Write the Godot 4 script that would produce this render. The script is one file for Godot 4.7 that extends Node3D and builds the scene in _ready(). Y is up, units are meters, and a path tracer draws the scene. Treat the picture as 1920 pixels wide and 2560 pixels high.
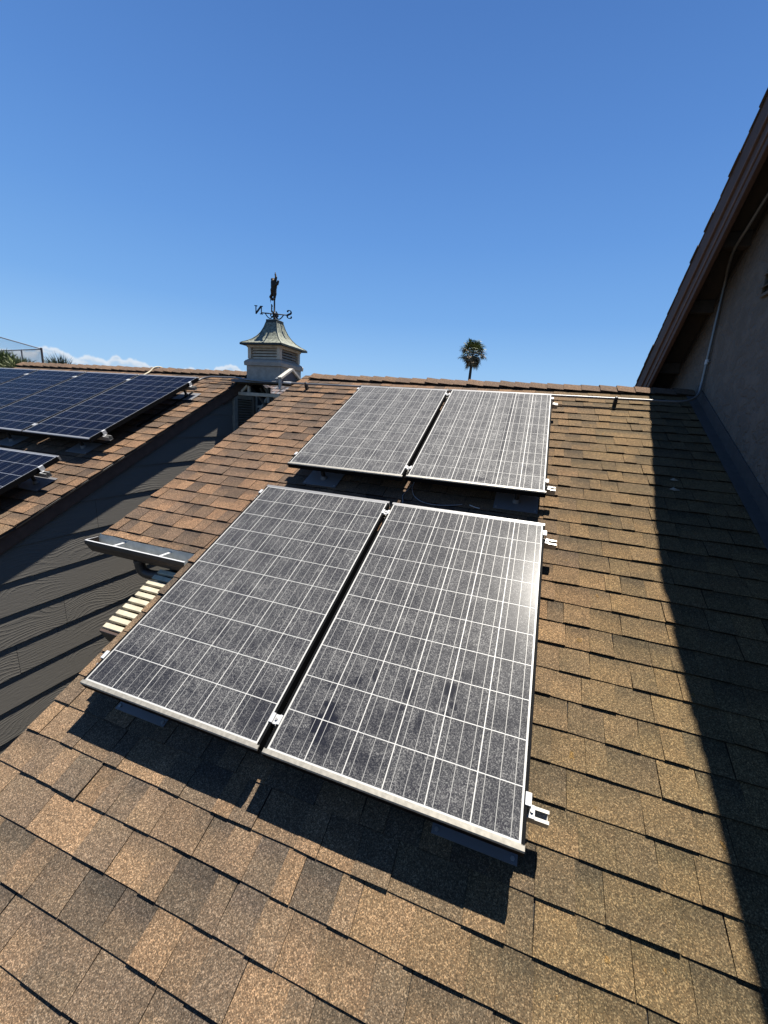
extends Node3D
# A roof with four dusty solar panels, a cupola with a weather vane, a second panelled roof and a stucco gable.
# World: x along the ridge, y up, z towards the viewer. Roof frame: u = x, v up the slope, n out of the roof.

const SL := 0.447214            # sine and cosine of the 6:12 roof pitch
const CL := 0.894427
var RX := Transform3D(Basis(Vector3(1, 0, 0), Vector3(0, SL, -CL), Vector3(0, CL, SL)), Vector3.ZERO)
const CAM := Vector3(1.80739, 1.47721, 1.23294)
const EXPO := 2.6
var rng := RandomNumberGenerator.new()
var taken := {}
var M := {}
var cam: Camera3D
var wav := FastNoiseLite.new()


# ---------------------------------------------------------------- helpers
func numbered(called: String) -> String:
	if not taken.has(called):
		taken[called] = 0
		return called
	taken[called] += 1
	return "%s_%03d" % [called, taken[called]]


func tag(o: Node, label := "", category := "", group := "", kind := "") -> void:
	if label != "":
		o.set_meta("label", label)
	if category != "":
		o.set_meta("category", category)
	if group != "":
		o.set_meta("group", group)
	if kind != "":
		o.set_meta("kind", kind)


func thing(called: String, label: String, category: String, at: Vector3, group := "", basis := Basis.IDENTITY) -> Node3D:
	var o := Node3D.new()
	o.name = numbered(called)
	o.transform = Transform3D(basis, at)
	add_child(o)
	tag(o, label, category, group)
	return o


func gx(o: Node) -> Transform3D:
	var t := Transform3D.IDENTITY
	var p := o
	while p != self and p is Node3D:
		t = (p as Node3D).transform * t
		p = p.get_parent()
	return t


func put_mesh(mesh: Mesh, called: String, parent: Node, xf := Transform3D.IDENTITY, mat: Material = null) -> MeshInstance3D:
	var o := MeshInstance3D.new()
	o.name = called if parent != self else numbered(called)
	o.mesh = mesh
	if mat:
		o.material_override = mat
	o.transform = gx(parent).affine_inverse() * xf
	parent.add_child(o, true)
	return o


func obj(st: SurfaceTool, mat: Material, called: String, parent: Node, xf := Transform3D.IDENTITY) -> MeshInstance3D:
	st.generate_normals()
	st.set_material(mat)
	return put_mesh(st.commit(), called, parent, xf)


func mb() -> SurfaceTool:
	var st := SurfaceTool.new()
	st.begin(Mesh.PRIMITIVE_TRIANGLES)
	st.set_smooth_group(-1)
	return st


func tri(st: SurfaceTool, a: Vector3, b: Vector3, c: Vector3) -> void:
	st.add_vertex(a)
	st.add_vertex(b)
	st.add_vertex(c)


func quad(st: SurfaceTool, a: Vector3, b: Vector3, c: Vector3, d: Vector3) -> void:
	tri(st, a, b, c)
	tri(st, a, c, d)


func quv(st: SurfaceTool, p: Array, t: Array) -> void:
	for i in [0, 1, 2, 0, 2, 3]:
		st.set_uv(t[i])
		st.add_vertex(p[i])


# a box from two corners, edges chamfered by e
func bx(st: SurfaceTool, lo: Vector3, hi: Vector3, e := 0.0, xf := Transform3D.IDENTITY) -> void:
	var c := (lo + hi) / 2
	var h := (hi - lo) / 2
	h = h.abs()
	e = minf(e, minf(h.x, minf(h.y, h.z)) * 0.9)
	if e <= 0.0:
		for ax in 3:
			for s in [-1.0, 1.0]:
				var n := Vector3.ZERO
				n[ax] = s
				var a := Vector3.ZERO
				a[(ax + 1) % 3] = 1
				var b := Vector3.ZERO
				b[(ax + 2) % 3] = s
				var q := [n - a - b, n - a + b, n + a + b, n + a - b]
				quad(st, xf * (c + q[0] * h), xf * (c + q[1] * h), xf * (c + q[2] * h), xf * (c + q[3] * h))
		return
	var pts := {}
	for sx in [-1, 1]:
		for sy in [-1, 1]:
			for sz in [-1, 1]:
				for ax in 3:
					var p := Vector3(h.x * sx, h.y * sy, h.z * sz)
					var s := Vector3(sx, sy, sz)
					for k in 3:
						if k != ax:
							p[k] -= e * s[k]
					pts[[sx, sy, sz, ax]] = xf * (c + p)
	var cw := xf * c
	for ax in 3:
		for s in [-1, 1]:
			var k := []
			for o in [[-1, -1], [-1, 1], [1, 1], [1, -1]]:
				var sg := [0, 0, 0]
				sg[ax] = s
				sg[(ax + 1) % 3] = o[0]
				sg[(ax + 2) % 3] = o[1]
				k.append(pts[[sg[0], sg[1], sg[2], ax]])
			out_quad(st, k[0], k[1], k[2], k[3], cw)
	for ax in 3:      # edges along ax
		var b := (ax + 1) % 3
		var d := (ax + 2) % 3
		for sb in [-1, 1]:
			for sd in [-1, 1]:
				var k := []
				for o in [[-1, b], [1, b], [1, d], [-1, d]]:
					var sg := [0, 0, 0]
					sg[ax] = o[0]
					sg[b] = sb
					sg[d] = sd
					k.append(pts[[sg[0], sg[1], sg[2], o[1]]])
				out_quad(st, k[0], k[1], k[2], k[3], cw)
	for sx in [-1, 1]:
		for sy in [-1, 1]:
			for sz in [-1, 1]:
				var a: Vector3 = pts[[sx, sy, sz, 0]]
				var b2: Vector3 = pts[[sx, sy, sz, 1]]
				var c2: Vector3 = pts[[sx, sy, sz, 2]]
				if (b2 - a).cross(c2 - a).dot((a + b2 + c2) / 3 - cw) > 0:
					tri(st, a, c2, b2)
				else:
					tri(st, a, b2, c2)


func out_quad(st: SurfaceTool, a: Vector3, b: Vector3, c: Vector3, d: Vector3, from: Vector3) -> void:
	if (b - a).cross(c - a).dot((a + b + c + d) / 4 - from) > 0:
		quad(st, a, d, c, b)
	else:
		quad(st, a, b, c, d)


# a bar of rectangular section from a to b; w across, t along "up"
func bar(st: SurfaceTool, a: Vector3, b: Vector3, w: float, t: float, up := Vector3.UP, e := 0.0) -> void:
	var y := (b - a).normalized()
	var x := y.cross(up).normalized()
	var z := x.cross(y)
	bx(st, Vector3(-w / 2, 0, -t / 2), Vector3(w / 2, (b - a).length(), t / 2), e, Transform3D(Basis(x, y, z), a))


func smooth_path(pts: Array, per := 6) -> PackedVector3Array:
	var out := PackedVector3Array()
	for i in pts.size() - 1:
		var p0: Vector3 = pts[maxi(i - 1, 0)]
		var p1: Vector3 = pts[i]
		var p2: Vector3 = pts[i + 1]
		var p3: Vector3 = pts[mini(i + 2, pts.size() - 1)]
		for k in per:
			out.append(p1.cubic_interpolate(p2, p0, p3, float(k) / per))
	out.append(pts[-1])
	return out


# a round tube along points; radii may be one number or one per point
func tube(st: SurfaceTool, pts, r, sides := 8, caps := true) -> void:
	st.set_smooth_group(0)
	var n: int = pts.size()
	var rings := []
	var ref := Vector3.UP
	var first: Vector3 = (pts[1] - pts[0]).normalized()
	if absf(first.dot(ref)) > 0.9:
		ref = Vector3.RIGHT
	var x := first.cross(ref).normalized()
	for i in n:
		var d: Vector3 = ((pts[mini(i + 1, n - 1)] as Vector3) - (pts[maxi(i - 1, 0)] as Vector3)).normalized()
		x = (x - d * x.dot(d)).normalized()
		var y := d.cross(x)
		var rad: float = r[i] if r is Array or r is PackedFloat32Array else r
		var ring := []
		for k in sides:
			var a := TAU * k / sides
			ring.append((pts[i] as Vector3) + (x * cos(a) + y * sin(a)) * rad)
		rings.append(ring)
	for i in n - 1:
		for k in sides:
			var k2 := (k + 1) % sides
			quad(st, rings[i][k], rings[i + 1][k], rings[i + 1][k2], rings[i][k2])
	if caps:
		st.set_smooth_group(-1)
		for k in range(1, sides - 1):
			tri(st, rings[0][0], rings[0][k], rings[0][k + 1])
			tri(st, rings[n - 1][0], rings[n - 1][k + 1], rings[n - 1][k])
	st.set_smooth_group(-1)


# an outline (in the plane of ax, ay, from o) given thickness along az
func slab(st: SurfaceTool, poly: Array, o: Vector3, ax: Vector3, ay: Vector3, az: Vector3) -> void:
	var pv := PackedVector2Array()
	for p in poly:
		pv.append(p)
	if Geometry2D.is_polygon_clockwise(pv):
		pv.reverse()
	var idx := Geometry2D.triangulate_polygon(pv)
	var flip := ax.cross(ay).dot(az) < 0
	var at := func(i: int, k: float) -> Vector3: return o + ax * pv[i].x + ay * pv[i].y + az * k
	for t in range(0, idx.size(), 3):
		var a: Vector3 = at.call(idx[t], 1.0)
		var b: Vector3 = at.call(idx[t + 1], 1.0)
		var c: Vector3 = at.call(idx[t + 2], 1.0)
		if (b - a).cross(c - a).dot(az) > 0:
			var s := b
			b = c
			c = s
		tri(st, a, b, c)
		tri(st, a - az, c - az, b - az)
	for i in pv.size():
		var j := (i + 1) % pv.size()
		if flip:
			quad(st, at.call(i, 0.0), at.call(j, 0.0), at.call(j, 1.0), at.call(i, 1.0))
		else:
			quad(st, at.call(i, 0.0), at.call(i, 1.0), at.call(j, 1.0), at.call(j, 0.0))


func L(u: float, v: float, n: float) -> Vector3:
	return RX * Vector3(u, v, n)


func lin(r: float, g: float, b: float) -> Color:
	return Color(r * 0.7, g * 0.7, b * 0.7).linear_to_srgb()


func mat(called: String, c: Color, rough := 0.9, metal := 0.0, spec := 0.5) -> StandardMaterial3D:
	var m := StandardMaterial3D.new()
	m.resource_name = called
	m.albedo_color = c
	m.roughness = rough
	m.metallic = metal
	m.metallic_specular = spec
	M[called] = m
	return m


func noise_img(kind: int, freq: float, w: int, h: int, sd: int, oct := 3) -> PackedByteArray:
	var f := FastNoiseLite.new()
	f.noise_type = kind
	f.frequency = freq
	f.seed = sd
	if kind == FastNoiseLite.TYPE_CELLULAR:
		f.cellular_return_type = FastNoiseLite.RETURN_CELL_VALUE
		f.fractal_type = FastNoiseLite.FRACTAL_NONE
	else:
		f.fractal_octaves = oct
	var im := f.get_seamless_image(w, h, false, false, 0.1, true) if kind != FastNoiseLite.TYPE_CELLULAR else f.get_image(w, h, false, false, true)
	im.convert(Image.FORMAT_L8)
	return im.get_data()


func rgb_tex(d: PackedByteArray, w: int, h: int) -> ImageTexture:
	return ImageTexture.create_from_image(Image.create_from_data(w, h, false, Image.FORMAT_RGB8, d))


# ---------------------------------------------------------------- the script
func _ready() -> void:
	rng.seed = 20240611
	wav.seed = 5
	wav.frequency = 1.1
	camera_sky_sun()
	materials()
	ground()
	front_house()
	left_house()
	right_house()
	breezeway()
	cupola()
	far_roof()
	dusty_panels()
	blue_panels()
	gutter()
	awning()
	conduits()
	weather_vane()
	cables()
	palm()
	ball_fence()
	shrubs()
	leaves()


func camera_sky_sun() -> void:
	cam = Camera3D.new()
	cam.name = "camera"
	cam.keep_aspect = Camera3D.KEEP_HEIGHT
	cam.fov = 103.386
	cam.near = 0.05
	cam.far = 1500.0
	cam.transform = Transform3D(Basis(Vector3(0.941, 0.069, -0.331), Vector3(-0.141, 0.970, -0.197), Vector3(0.308, 0.232, 0.923)).orthonormalized(), CAM)
	add_child(cam)
	var e := Environment.new()
	e.background_mode = Environment.BG_SKY
	e.tonemap_mode = Environment.TONE_MAPPER_LINEAR
	e.tonemap_exposure = EXPO
	e.sdfgi_enabled = true
	e.ssao_enabled = true
	e.ssil_enabled = true
	var sky := Sky.new()
	var sm := PanoramaSkyMaterial.new()
	sm.panorama = sky_image()
	sky.sky_material = sm
	e.sky = sky
	var we := WorldEnvironment.new()
	we.name = "sky"
	we.environment = e
	add_child(we)
	var sun := DirectionalLight3D.new()
	sun.name = "sun"
	sun.light_energy = 1.6
	sun.light_color = Color(1.0, 0.972, 0.925)
	sun.light_angular_distance = 0.53
	sun.shadow_enabled = true
	var to: Vector3 = (RX.basis * Vector3(0.155, 0.93, 1.0)).normalized()
	add_child(sun)
	sun.transform = Transform3D(Basis.looking_at(-to, Vector3.RIGHT), to * 20.0)


func sky_image() -> ImageTexture:
	var w := 4096
	var h := 2048
	var strip := Image.create(1, h, false, Image.FORMAT_RGBF)
	# display colour at elevation (degrees)
	var stops := [[0.0, Color(0.69, 0.835, 0.955)], [3.0, Color(0.65, 0.81, 0.955)], [7.0, Color(0.575, 0.76, 0.95)], [12.0, Color(0.48, 0.685, 0.92)], [20.0, Color(0.405, 0.61, 0.875)], [28.0, Color(0.355, 0.55, 0.825)], [38.0, Color(0.31, 0.49, 0.76)], [55.0, Color(0.265, 0.435, 0.70)], [90.0, Color(0.225, 0.385, 0.64)]]
	for y in h:
		var el := 90.0 - 180.0 * (y + 0.5) / h
		var c := Color(0.30, 0.28, 0.26)
		if el > 0:
			for k in stops.size() - 1:
				if el >= stops[k][0] and el <= stops[k + 1][0]:
					c = (stops[k][1] as Color).lerp(stops[k + 1][1], (el - stops[k][0]) / (stops[k + 1][0] - stops[k][0]))
		c = c.srgb_to_linear()
		strip.set_pixel(0, y, Color(c.r / EXPO, c.g / EXPO, c.b / EXPO))
	var im: Image = strip.duplicate()
	im.resize(w, h, Image.INTERPOLATE_NEAREST)
	# low cumulus far away: azimuth, elevation of the top, base
	var banks := [
		[[-66.0, 3.4], [-62.5, 4.0], [-59.0, 4.1], [-58.0, 4.75], [-57.0, 4.75], [-56.0, 4.3], [-55.4, 4.0], [-54.3, 4.35], [-53.3, 4.2], [-52.6, 4.05], [-51.7, 4.75], [-50.9, 4.3], [-50.2, 4.55], [-49.2, 4.3], [-48.3, 4.0], [-47.4, 3.4], [-46.5, 2.9]],
		[[-45.2, 3.8], [-44.5, 4.2], [-43.9, 4.25], [-43.4, 4.0], [-42.7, 4.15], [-42.2, 4.3], [-41.7, 4.05], [-41.2, 4.65], [-40.4, 4.85], [-39.6, 5.15], [-38.9, 4.95], [-38.0, 4.5], [-37.4, 4.15], [-35.5, 3.6], [-33.0, 3.1]],
		[[70.0, 3.0], [76.0, 4.2], [82.0, 3.9], [90.0, 4.6], [97.0, 3.2]]]
	var f := FastNoiseLite.new()
	f.frequency = 0.06
	f.fractal_octaves = 4
	f.seed = 11
	for bank in banks:
		var x0 := int(bank[0][0] / 360.0 * w)
		var x1 := int(bank[-1][0] / 360.0 * w)
		for x in range(x0, x1):
			var az := float(x) / w * 360.0
			var top := 0.0
			for k in bank.size() - 1:
				if az >= bank[k][0] and az <= bank[k + 1][0]:
					top = lerpf(bank[k][1], bank[k + 1][1], smoothstep(0, 1, (az - bank[k][0]) / (bank[k + 1][0] - bank[k][0])))
			top += 0.16 * f.get_noise_2d(x * 2.4, 7.0) - 0.22
			for y in range(int(h * (90.0 - 6.0) / 180.0), int(h * 89.2 / 180.0)):
				var el := 90.0 - 180.0 * (y + 0.5) / h
				var below := top - el
				var wisp := f.get_noise_2d(x * 0.8, y * 3.0)
				var wisp2 := f.get_noise_2d(x * 2.2 + 300.0, y * 4.5)
				var a := smoothstep(-0.05, 0.13, below + wisp2 * 0.1) * (1.0 - smoothstep(0.25, 1.15, below + wisp * 0.55))
				var haze := 0.33 * smoothstep(0.0, 0.4, below) * (1.0 - smoothstep(1.2, 3.2, below))
				a = clampf(maxf(a * 0.66, haze * 0.8), 0, 1)
				if a > 0.003:
					var c := im.get_pixel(posmod(x, w), y)
					var lit := lerpf(0.93, 0.72, smoothstep(0.0, 0.9, below + wisp * 0.4))
					im.set_pixel(posmod(x, w), y, c.lerp(Color(lit * 0.97, lit * 0.985, lit) * (1.0 / EXPO), a))
	return ImageTexture.create_from_image(im)


func materials() -> void:
	# mineral granules: a cell value picks the tone of each grain
	var w := 1024
	var a := noise_img(FastNoiseLite.TYPE_CELLULAR, 0.40, w, w, 3)
	var b := noise_img(FastNoiseLite.TYPE_CELLULAR, 0.22, w, w, 4)
	var lr := PackedByteArray()
	var lg := PackedByteArray()
	var lb := PackedByteArray()
	for i in 256:
		var t := i / 255.0
		var k := 0.47 + 0.26 * t
		if t < 0.16:
			k = 0.41 + 0.3 * t
		elif t > 0.80:
			k = 0.80 + 0.7 * (t - 0.80)
		var warm := 0.03 * sin(i * 1.7)
		lr.append(int(clampf(k * (1.0 + warm), 0, 1) * 255))
		lg.append(int(clampf(k, 0, 1) * 255))
		lb.append(int(clampf(k * (1.0 - warm), 0, 1) * 255))
	var d := PackedByteArray()
	d.resize(w * w * 3)
	for i in w * w:
		var t := (a[i] * 3 + b[i]) >> 2
		# stretch the averaged value back to the whole range
		t = clampi(int((t - 128) * 1.25) + 128, 0, 255)
		d[i * 3] = lr[t]
		d[i * 3 + 1] = lg[t]
		d[i * 3 + 2] = lb[t]
	var gt := rgb_tex(d, w, w)
	var m := mat("granules", Color.WHITE, 0.95, 0, 0.3)
	m.albedo_texture = gt
	m.vertex_color_use_as_albedo = true
	var hb := PackedByteArray()
	hb.resize(w * w)
	for i in w * w:
		hb[i] = (a[i] + b[i]) >> 1
	var him := Image.create_from_data(w, w, false, Image.FORMAT_L8, hb)
	m.heightmap_enabled = true
	m.heightmap_texture = ImageTexture.create_from_image(him)
	m.heightmap_scale = 0.08
	mat("felt", lin(0.02, 0.019, 0.018), 0.95)
	mat("black_frame", lin(0.006, 0.0064, 0.0075), 0.7, 0.0, 0.15)
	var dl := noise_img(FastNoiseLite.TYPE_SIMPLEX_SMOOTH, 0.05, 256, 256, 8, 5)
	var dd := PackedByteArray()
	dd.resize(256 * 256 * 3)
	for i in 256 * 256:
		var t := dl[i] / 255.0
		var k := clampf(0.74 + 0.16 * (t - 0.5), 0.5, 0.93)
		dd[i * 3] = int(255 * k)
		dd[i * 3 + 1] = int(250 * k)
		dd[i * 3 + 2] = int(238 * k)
	m = mat("dusty_glare_lip", lin(0.66, 0.65, 0.62), 0.5, 0.3)  # pale tone: settled dust plus chamfer glare put into the colour
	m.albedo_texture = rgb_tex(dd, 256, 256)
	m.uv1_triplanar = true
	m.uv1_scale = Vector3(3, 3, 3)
	mat("lip_metal", lin(0.26, 0.26, 0.265), 0.45, 0.4)
	mat("backsheet", lin(0.50, 0.50, 0.48), 0.5)
	mat("backsheet_clean", lin(0.36, 0.38, 0.42), 0.4)
	mat("busbar", lin(0.27, 0.27, 0.26), 0.5, 0.1)
	mat("busbar_blue", lin(0.035, 0.045, 0.075), 0.3, 0.3)
	mat("bare_aluminium", lin(0.46, 0.45, 0.42), 0.42, 0.6)
	mat("white_metal", lin(0.56, 0.57, 0.58), 0.45, 0.1)
	mat("flashing_grey", lin(0.20, 0.20, 0.21), 0.55, 0.2)
	mat("galvanised", lin(0.26, 0.255, 0.25), 0.45, 0.6)
	mat("black_rubber", lin(0.012, 0.012, 0.012), 0.6)
	mat("cable_grey", lin(0.30, 0.30, 0.32), 0.5)
	mat("white_tube", lin(0.7, 0.7, 0.68), 0.4)
	# polycrystalline cells, clean
	var pc := noise_img(FastNoiseLite.TYPE_CELLULAR, 0.05, 256, 256, 21)
	var pd := PackedByteArray()
	pd.resize(256 * 256 * 3)
	for i in 256 * 256:
		var t := pc[i] / 255.0
		pd[i * 3] = int(9 + 4 * t)
		pd[i * 3 + 1] = int(11 + 5 * t)
		pd[i * 3 + 2] = int(21 + 9 * t)
	m = mat("blue_cell", Color.WHITE, 0.2, 0, 0.1)
	m.albedo_texture = rgb_tex(pd, 256, 256)
	# siding paint with embossed wood grain (u along the board, v up)
	var gw := 1024
	var gh := 512
	var f := FastNoiseLite.new()
	f.frequency = 0.0035
	f.fractal_octaves = 3
	f.seed = 31
	var gi := Image.create(gw, gh, false, Image.FORMAT_L8)
	var g2 := FastNoiseLite.new()
	g2.frequency = 0.03
	g2.seed = 32
	var gb := PackedByteArray()
	gb.resize(gw * gh)
	for y in gh:
		for x in gw:
			var a1 := TAU * x / gw
			# closed loop in noise space so the pattern repeats without a seam
			var nx := cos(a1) * 70.0
			var nz := sin(a1) * 70.0
			var wr := f.get_noise_3d(nx, y * 1.0, nz)
			var fine := g2.get_noise_3d(nx * 1.4, y * 9.0, nz * 1.4)
			var s := sin(y * 0.55 + wr * 46.0 + fine * 1.6)
			var cut := smoothstep(0.25, 0.95, s) * smoothstep(-0.25, 0.3, wr * 1.5 + fine * 0.8 + 0.1)
			gb[y * gw + x] = int(clampf(0.68 - 0.5 * cut + 0.30 * fine, 0, 1) * 255)
	gi.set_data(gw, gh, false, Image.FORMAT_L8, gb)
	var gtex := ImageTexture.create_from_image(gi)
	m = mat("siding_paint", lin(0.205, 0.192, 0.170), 0.75)
	m.heightmap_enabled = true
	m.heightmap_texture = gtex
	m.heightmap_scale = 0.16
	# stucco
	var sa := noise_img(FastNoiseLite.TYPE_SIMPLEX_SMOOTH, 0.012, 512, 512, 41, 5)
	var sb := noise_img(FastNoiseLite.TYPE_SIMPLEX_SMOOTH, 0.05, 512, 512, 42, 4)
	var sh := PackedByteArray()
	var sc := PackedByteArray()
	sh.resize(512 * 512)
	sc.resize(512 * 512 * 3)
	for i in 512 * 512:
		var t := absf(sa[i] / 255.0 - 0.5) * 2.0
		sh[i] = int(clampf(0.55 * smoothstep(0.04, 0.34, t) + 0.45 * sb[i] / 255.0, 0, 1) * 255)
		var k := 0.80 + 0.16 * sa[i] / 255.0 + 0.06 * sb[i] / 255.0
		sc[i * 3] = int(clampf(k, 0, 1) * 255)
		sc[i * 3 + 1] = int(clampf(k * 0.99, 0, 1) * 255)
		sc[i * 3 + 2] = int(clampf(k * 0.975, 0, 1) * 255)
	m = mat("stucco", lin(0.20, 0.168, 0.138), 0.95)
	m.albedo_texture = rgb_tex(sc, 512, 512)
	m.uv1_triplanar = true
	m.uv1_scale = Vector3(0.8, 0.8, 0.8)
	m.heightmap_enabled = true
	m.heightmap_texture = ImageTexture.create_from_image(Image.create_from_data(512, 512, false, Image.FORMAT_L8, sh))
	m.heightmap_scale = 1.0
	var weather := rgb_tex(sc, 512, 512)
	for k in [["brown_trim", lin(0.125, 0.060, 0.036), 0.8], ["brown_trim_light", lin(0.20, 0.11, 0.075), 0.8], ["soffit_paint", lin(0.075, 0.055, 0.042), 0.8], ["wall_flashing", lin(0.085, 0.078, 0.076), 0.85],
			["taupe_paint", lin(0.56, 0.48, 0.405), 0.7], ["taupe_light", lin(0.92, 0.77, 0.60), 0.7], ["dark_timber", lin(0.11, 0.085, 0.06), 0.85], ["grey_timber", lin(0.42, 0.385, 0.33), 0.8],
			["gutter_brown", lin(0.10, 0.066, 0.048), 0.5], ["gutter_inside", lin(0.58, 0.62, 0.63), 0.5], ["slat_cream", lin(0.66, 0.60, 0.45), 0.75], ["slab_metal", lin(0.13, 0.15, 0.18), 0.5], ["white_trim", lin(0.62, 0.60, 0.55), 0.7], ["edge_metal", lin(0.05, 0.045, 0.042), 0.5]]:
		m = mat(k[0], k[1], k[2])
		m.albedo_texture = weather
		m.uv1_triplanar = true
		m.uv1_scale = Vector3(1.7, 1.7, 1.7)
	# weathered copper
	var cp := PackedByteArray()
	cp.resize(512 * 512 * 3)
	for i in 512 * 512:
		var t := clampf(0.5 + (sa[i] / 255.0 - 0.5) * 1.3 + (sb[i] / 255.0 - 0.5) * 1.6, 0, 1)
		var c := Color(0.25, 0.26, 0.225).lerp(Color(0.49, 0.505, 0.445), smoothstep(0.25, 0.7, t))
		cp[i * 3] = int(c.r * 255)
		cp[i * 3 + 1] = int(c.g * 255)
		cp[i * 3 + 2] = int(c.b * 255)
	m = mat("patina", Color.WHITE, 0.6, 0.1)
	m.albedo_texture = rgb_tex(cp, 512, 512)
	m.uv1_triplanar = true
	m.uv1_scale = Vector3(3, 3, 3)
	mat("patina_dark", lin(0.035, 0.045, 0.042), 0.6, 0.3)
	mat("vane_metal", lin(0.012, 0.014, 0.018), 0.55, 0.4)
	mat("vane_copper", lin(0.035, 0.022, 0.014), 0.55, 0.4)
	mat("ground", lin(0.055, 0.058, 0.035), 1.0)
	m = mat("tile", Color.WHITE, 0.9)
	m.vertex_color_use_as_albedo = true
	m = mat("leaf", Color.WHITE, 0.6)
	m.vertex_color_use_as_albedo = true
	m.backlight_enabled = true
	m.backlight = Color(0.12, 0.14, 0.05)
	mat("palm_trunk", lin(0.06, 0.05, 0.045), 0.95)
	mat("fence_steel", lin(0.12, 0.11, 0.12), 0.6, 0.3)
	mat("rust_post", lin(0.13, 0.085, 0.08), 0.7)
	mat("wire", lin(0.30, 0.31, 0.34), 0.5, 0.5)
	mat("dead_leaf", lin(0.30, 0.27, 0.22), 0.8)


func ground() -> void:
	var pm := PlaneMesh.new()
	pm.size = Vector2(1400, 1400)
	pm.material = M.ground
	var g := put_mesh(pm, "ground", self, Transform3D(Basis.IDENTITY, Vector3(0, -3.0, 0)))
	tag(g, "bare ground around the houses", "ground", "", "structure")


# ---------------------------------------------------------------- shingles
# one tab lying on the deck: butt line at v, length e up the slope, from u0 to u1; t = thickness at the butt
func tab(st: SurfaceTool, u0: float, u1: float, v: float, e: float, t: float, c: Color, band: float, row: int) -> void:
	var uo := Vector2(rng.randf() * 5.0, rng.randf() * 5.0)
	var v0 := v + 0.0045 * wav.get_noise_2d(u0 * 1.7, row * 9.0) + rng.randf_range(-0.0012, 0.0012)
	var v1 := v + 0.0045 * wav.get_noise_2d(u1 * 1.7, row * 9.0) + rng.randf_range(-0.0012, 0.0012)
	var w0 := 0.0022 * wav.get_noise_2d(u0 * 2.1, row * 7.0 + 50.0)
	var w1 := 0.0022 * wav.get_noise_2d(u1 * 2.1, row * 7.0 + 50.0)
	if rng.randf() < 0.14:
		w0 += rng.randf_range(0.001, 0.0045)
	elif rng.randf() < 0.14:
		w1 += rng.randf_range(0.001, 0.0045)
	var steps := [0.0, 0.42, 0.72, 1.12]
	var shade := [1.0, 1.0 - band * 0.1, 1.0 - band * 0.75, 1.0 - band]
	var a := []
	var b := []
	var skew := rng.randf_range(-0.003, 0.003)
	for i in 4:
		var s: float = steps[i]
		var n := lerpf(t, 0.0012, minf(s, 1.05))
		a.append(Vector3(u0 + skew * s, v0 + e * s, n + w0 * (1.0 - s * 0.8)))
		b.append(Vector3(u1 + skew * s, v1 + e * s, n + w1 * (1.0 - s * 0.8)))
	var k := 0.95
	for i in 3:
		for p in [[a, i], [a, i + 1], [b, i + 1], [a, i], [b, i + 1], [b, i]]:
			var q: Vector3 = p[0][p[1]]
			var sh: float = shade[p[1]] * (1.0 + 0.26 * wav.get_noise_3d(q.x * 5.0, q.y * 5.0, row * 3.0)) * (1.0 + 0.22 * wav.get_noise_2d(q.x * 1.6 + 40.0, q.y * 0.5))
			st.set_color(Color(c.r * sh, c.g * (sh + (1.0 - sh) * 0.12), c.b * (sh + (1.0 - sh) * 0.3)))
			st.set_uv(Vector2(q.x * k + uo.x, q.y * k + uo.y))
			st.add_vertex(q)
	# a few crusts of yellow lichen where the roof lies shaded part of the day
	if u0 > 1.9 and rng.randf() < 0.10:
		var cu := rng.randf_range(0.2, 0.8)
		var cs := rng.randf_range(0.15, 0.7)
		var crust := c.lerp(Color(0.36, 0.21, 0.062), rng.randf_range(0.35, 0.8))
		var ctr: Vector3 = (a[0] as Vector3).lerp(b[0], cu)
		var ns := lerpf(ctr.z, 0.0012 + (ctr.z - t) * 0.3, minf(cs, 1.05)) + 0.0009
		var rad := rng.randf_range(0.005, 0.014)
		var ring := []
		for i in 9:
			var an := TAU * i / 9.0
			var rr := rad * rng.randf_range(0.5, 1.25)
			ring.append(Vector3(ctr.x + cos(an) * rr, ctr.y + e * cs + sin(an) * rr * 1.3, ns - sin(an) * rr * 1.3 * t / e))
		var mid_c := Vector3(ctr.x, ctr.y + e * cs, ns + 0.0006)
		for i in 9:
			for q in [mid_c, ring[(i + 1) % 9], ring[i]]:
				st.set_color(crust)
				st.set_uv(Vector2(q.x * k + uo.x, q.y * k + uo.y))
				st.add_vertex(q)
	var dk := Color(c.r * 0.25, c.g * 0.25, c.b * 0.27)
	st.set_color(dk)
	st.set_uv(uo)
	var a0 := Vector3(a[0].x, a[0].y + 0.001, -0.001)
	var b0 := Vector3(b[0].x, b[0].y + 0.001, -0.001)
	# the butt edge, a little ragged
	var mid: Vector3 = (a[0] + b[0]) / 2.0 + Vector3(0, 0, 0)
	tri(st, a0, a[0], mid)
	tri(st, a0, mid, b0)
	tri(st, b0, mid, b[0])
	for s in [[a, a0, false], [b, b0, true]]:
		var p: Array = s[0]
		var back := Vector3(p[3].x, p[3].y, -0.001)
		if s[2]:
			quad(st, s[1], p[0], p[3], back)
		else:
			quad(st, s[1], back, p[3], p[0])


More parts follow.
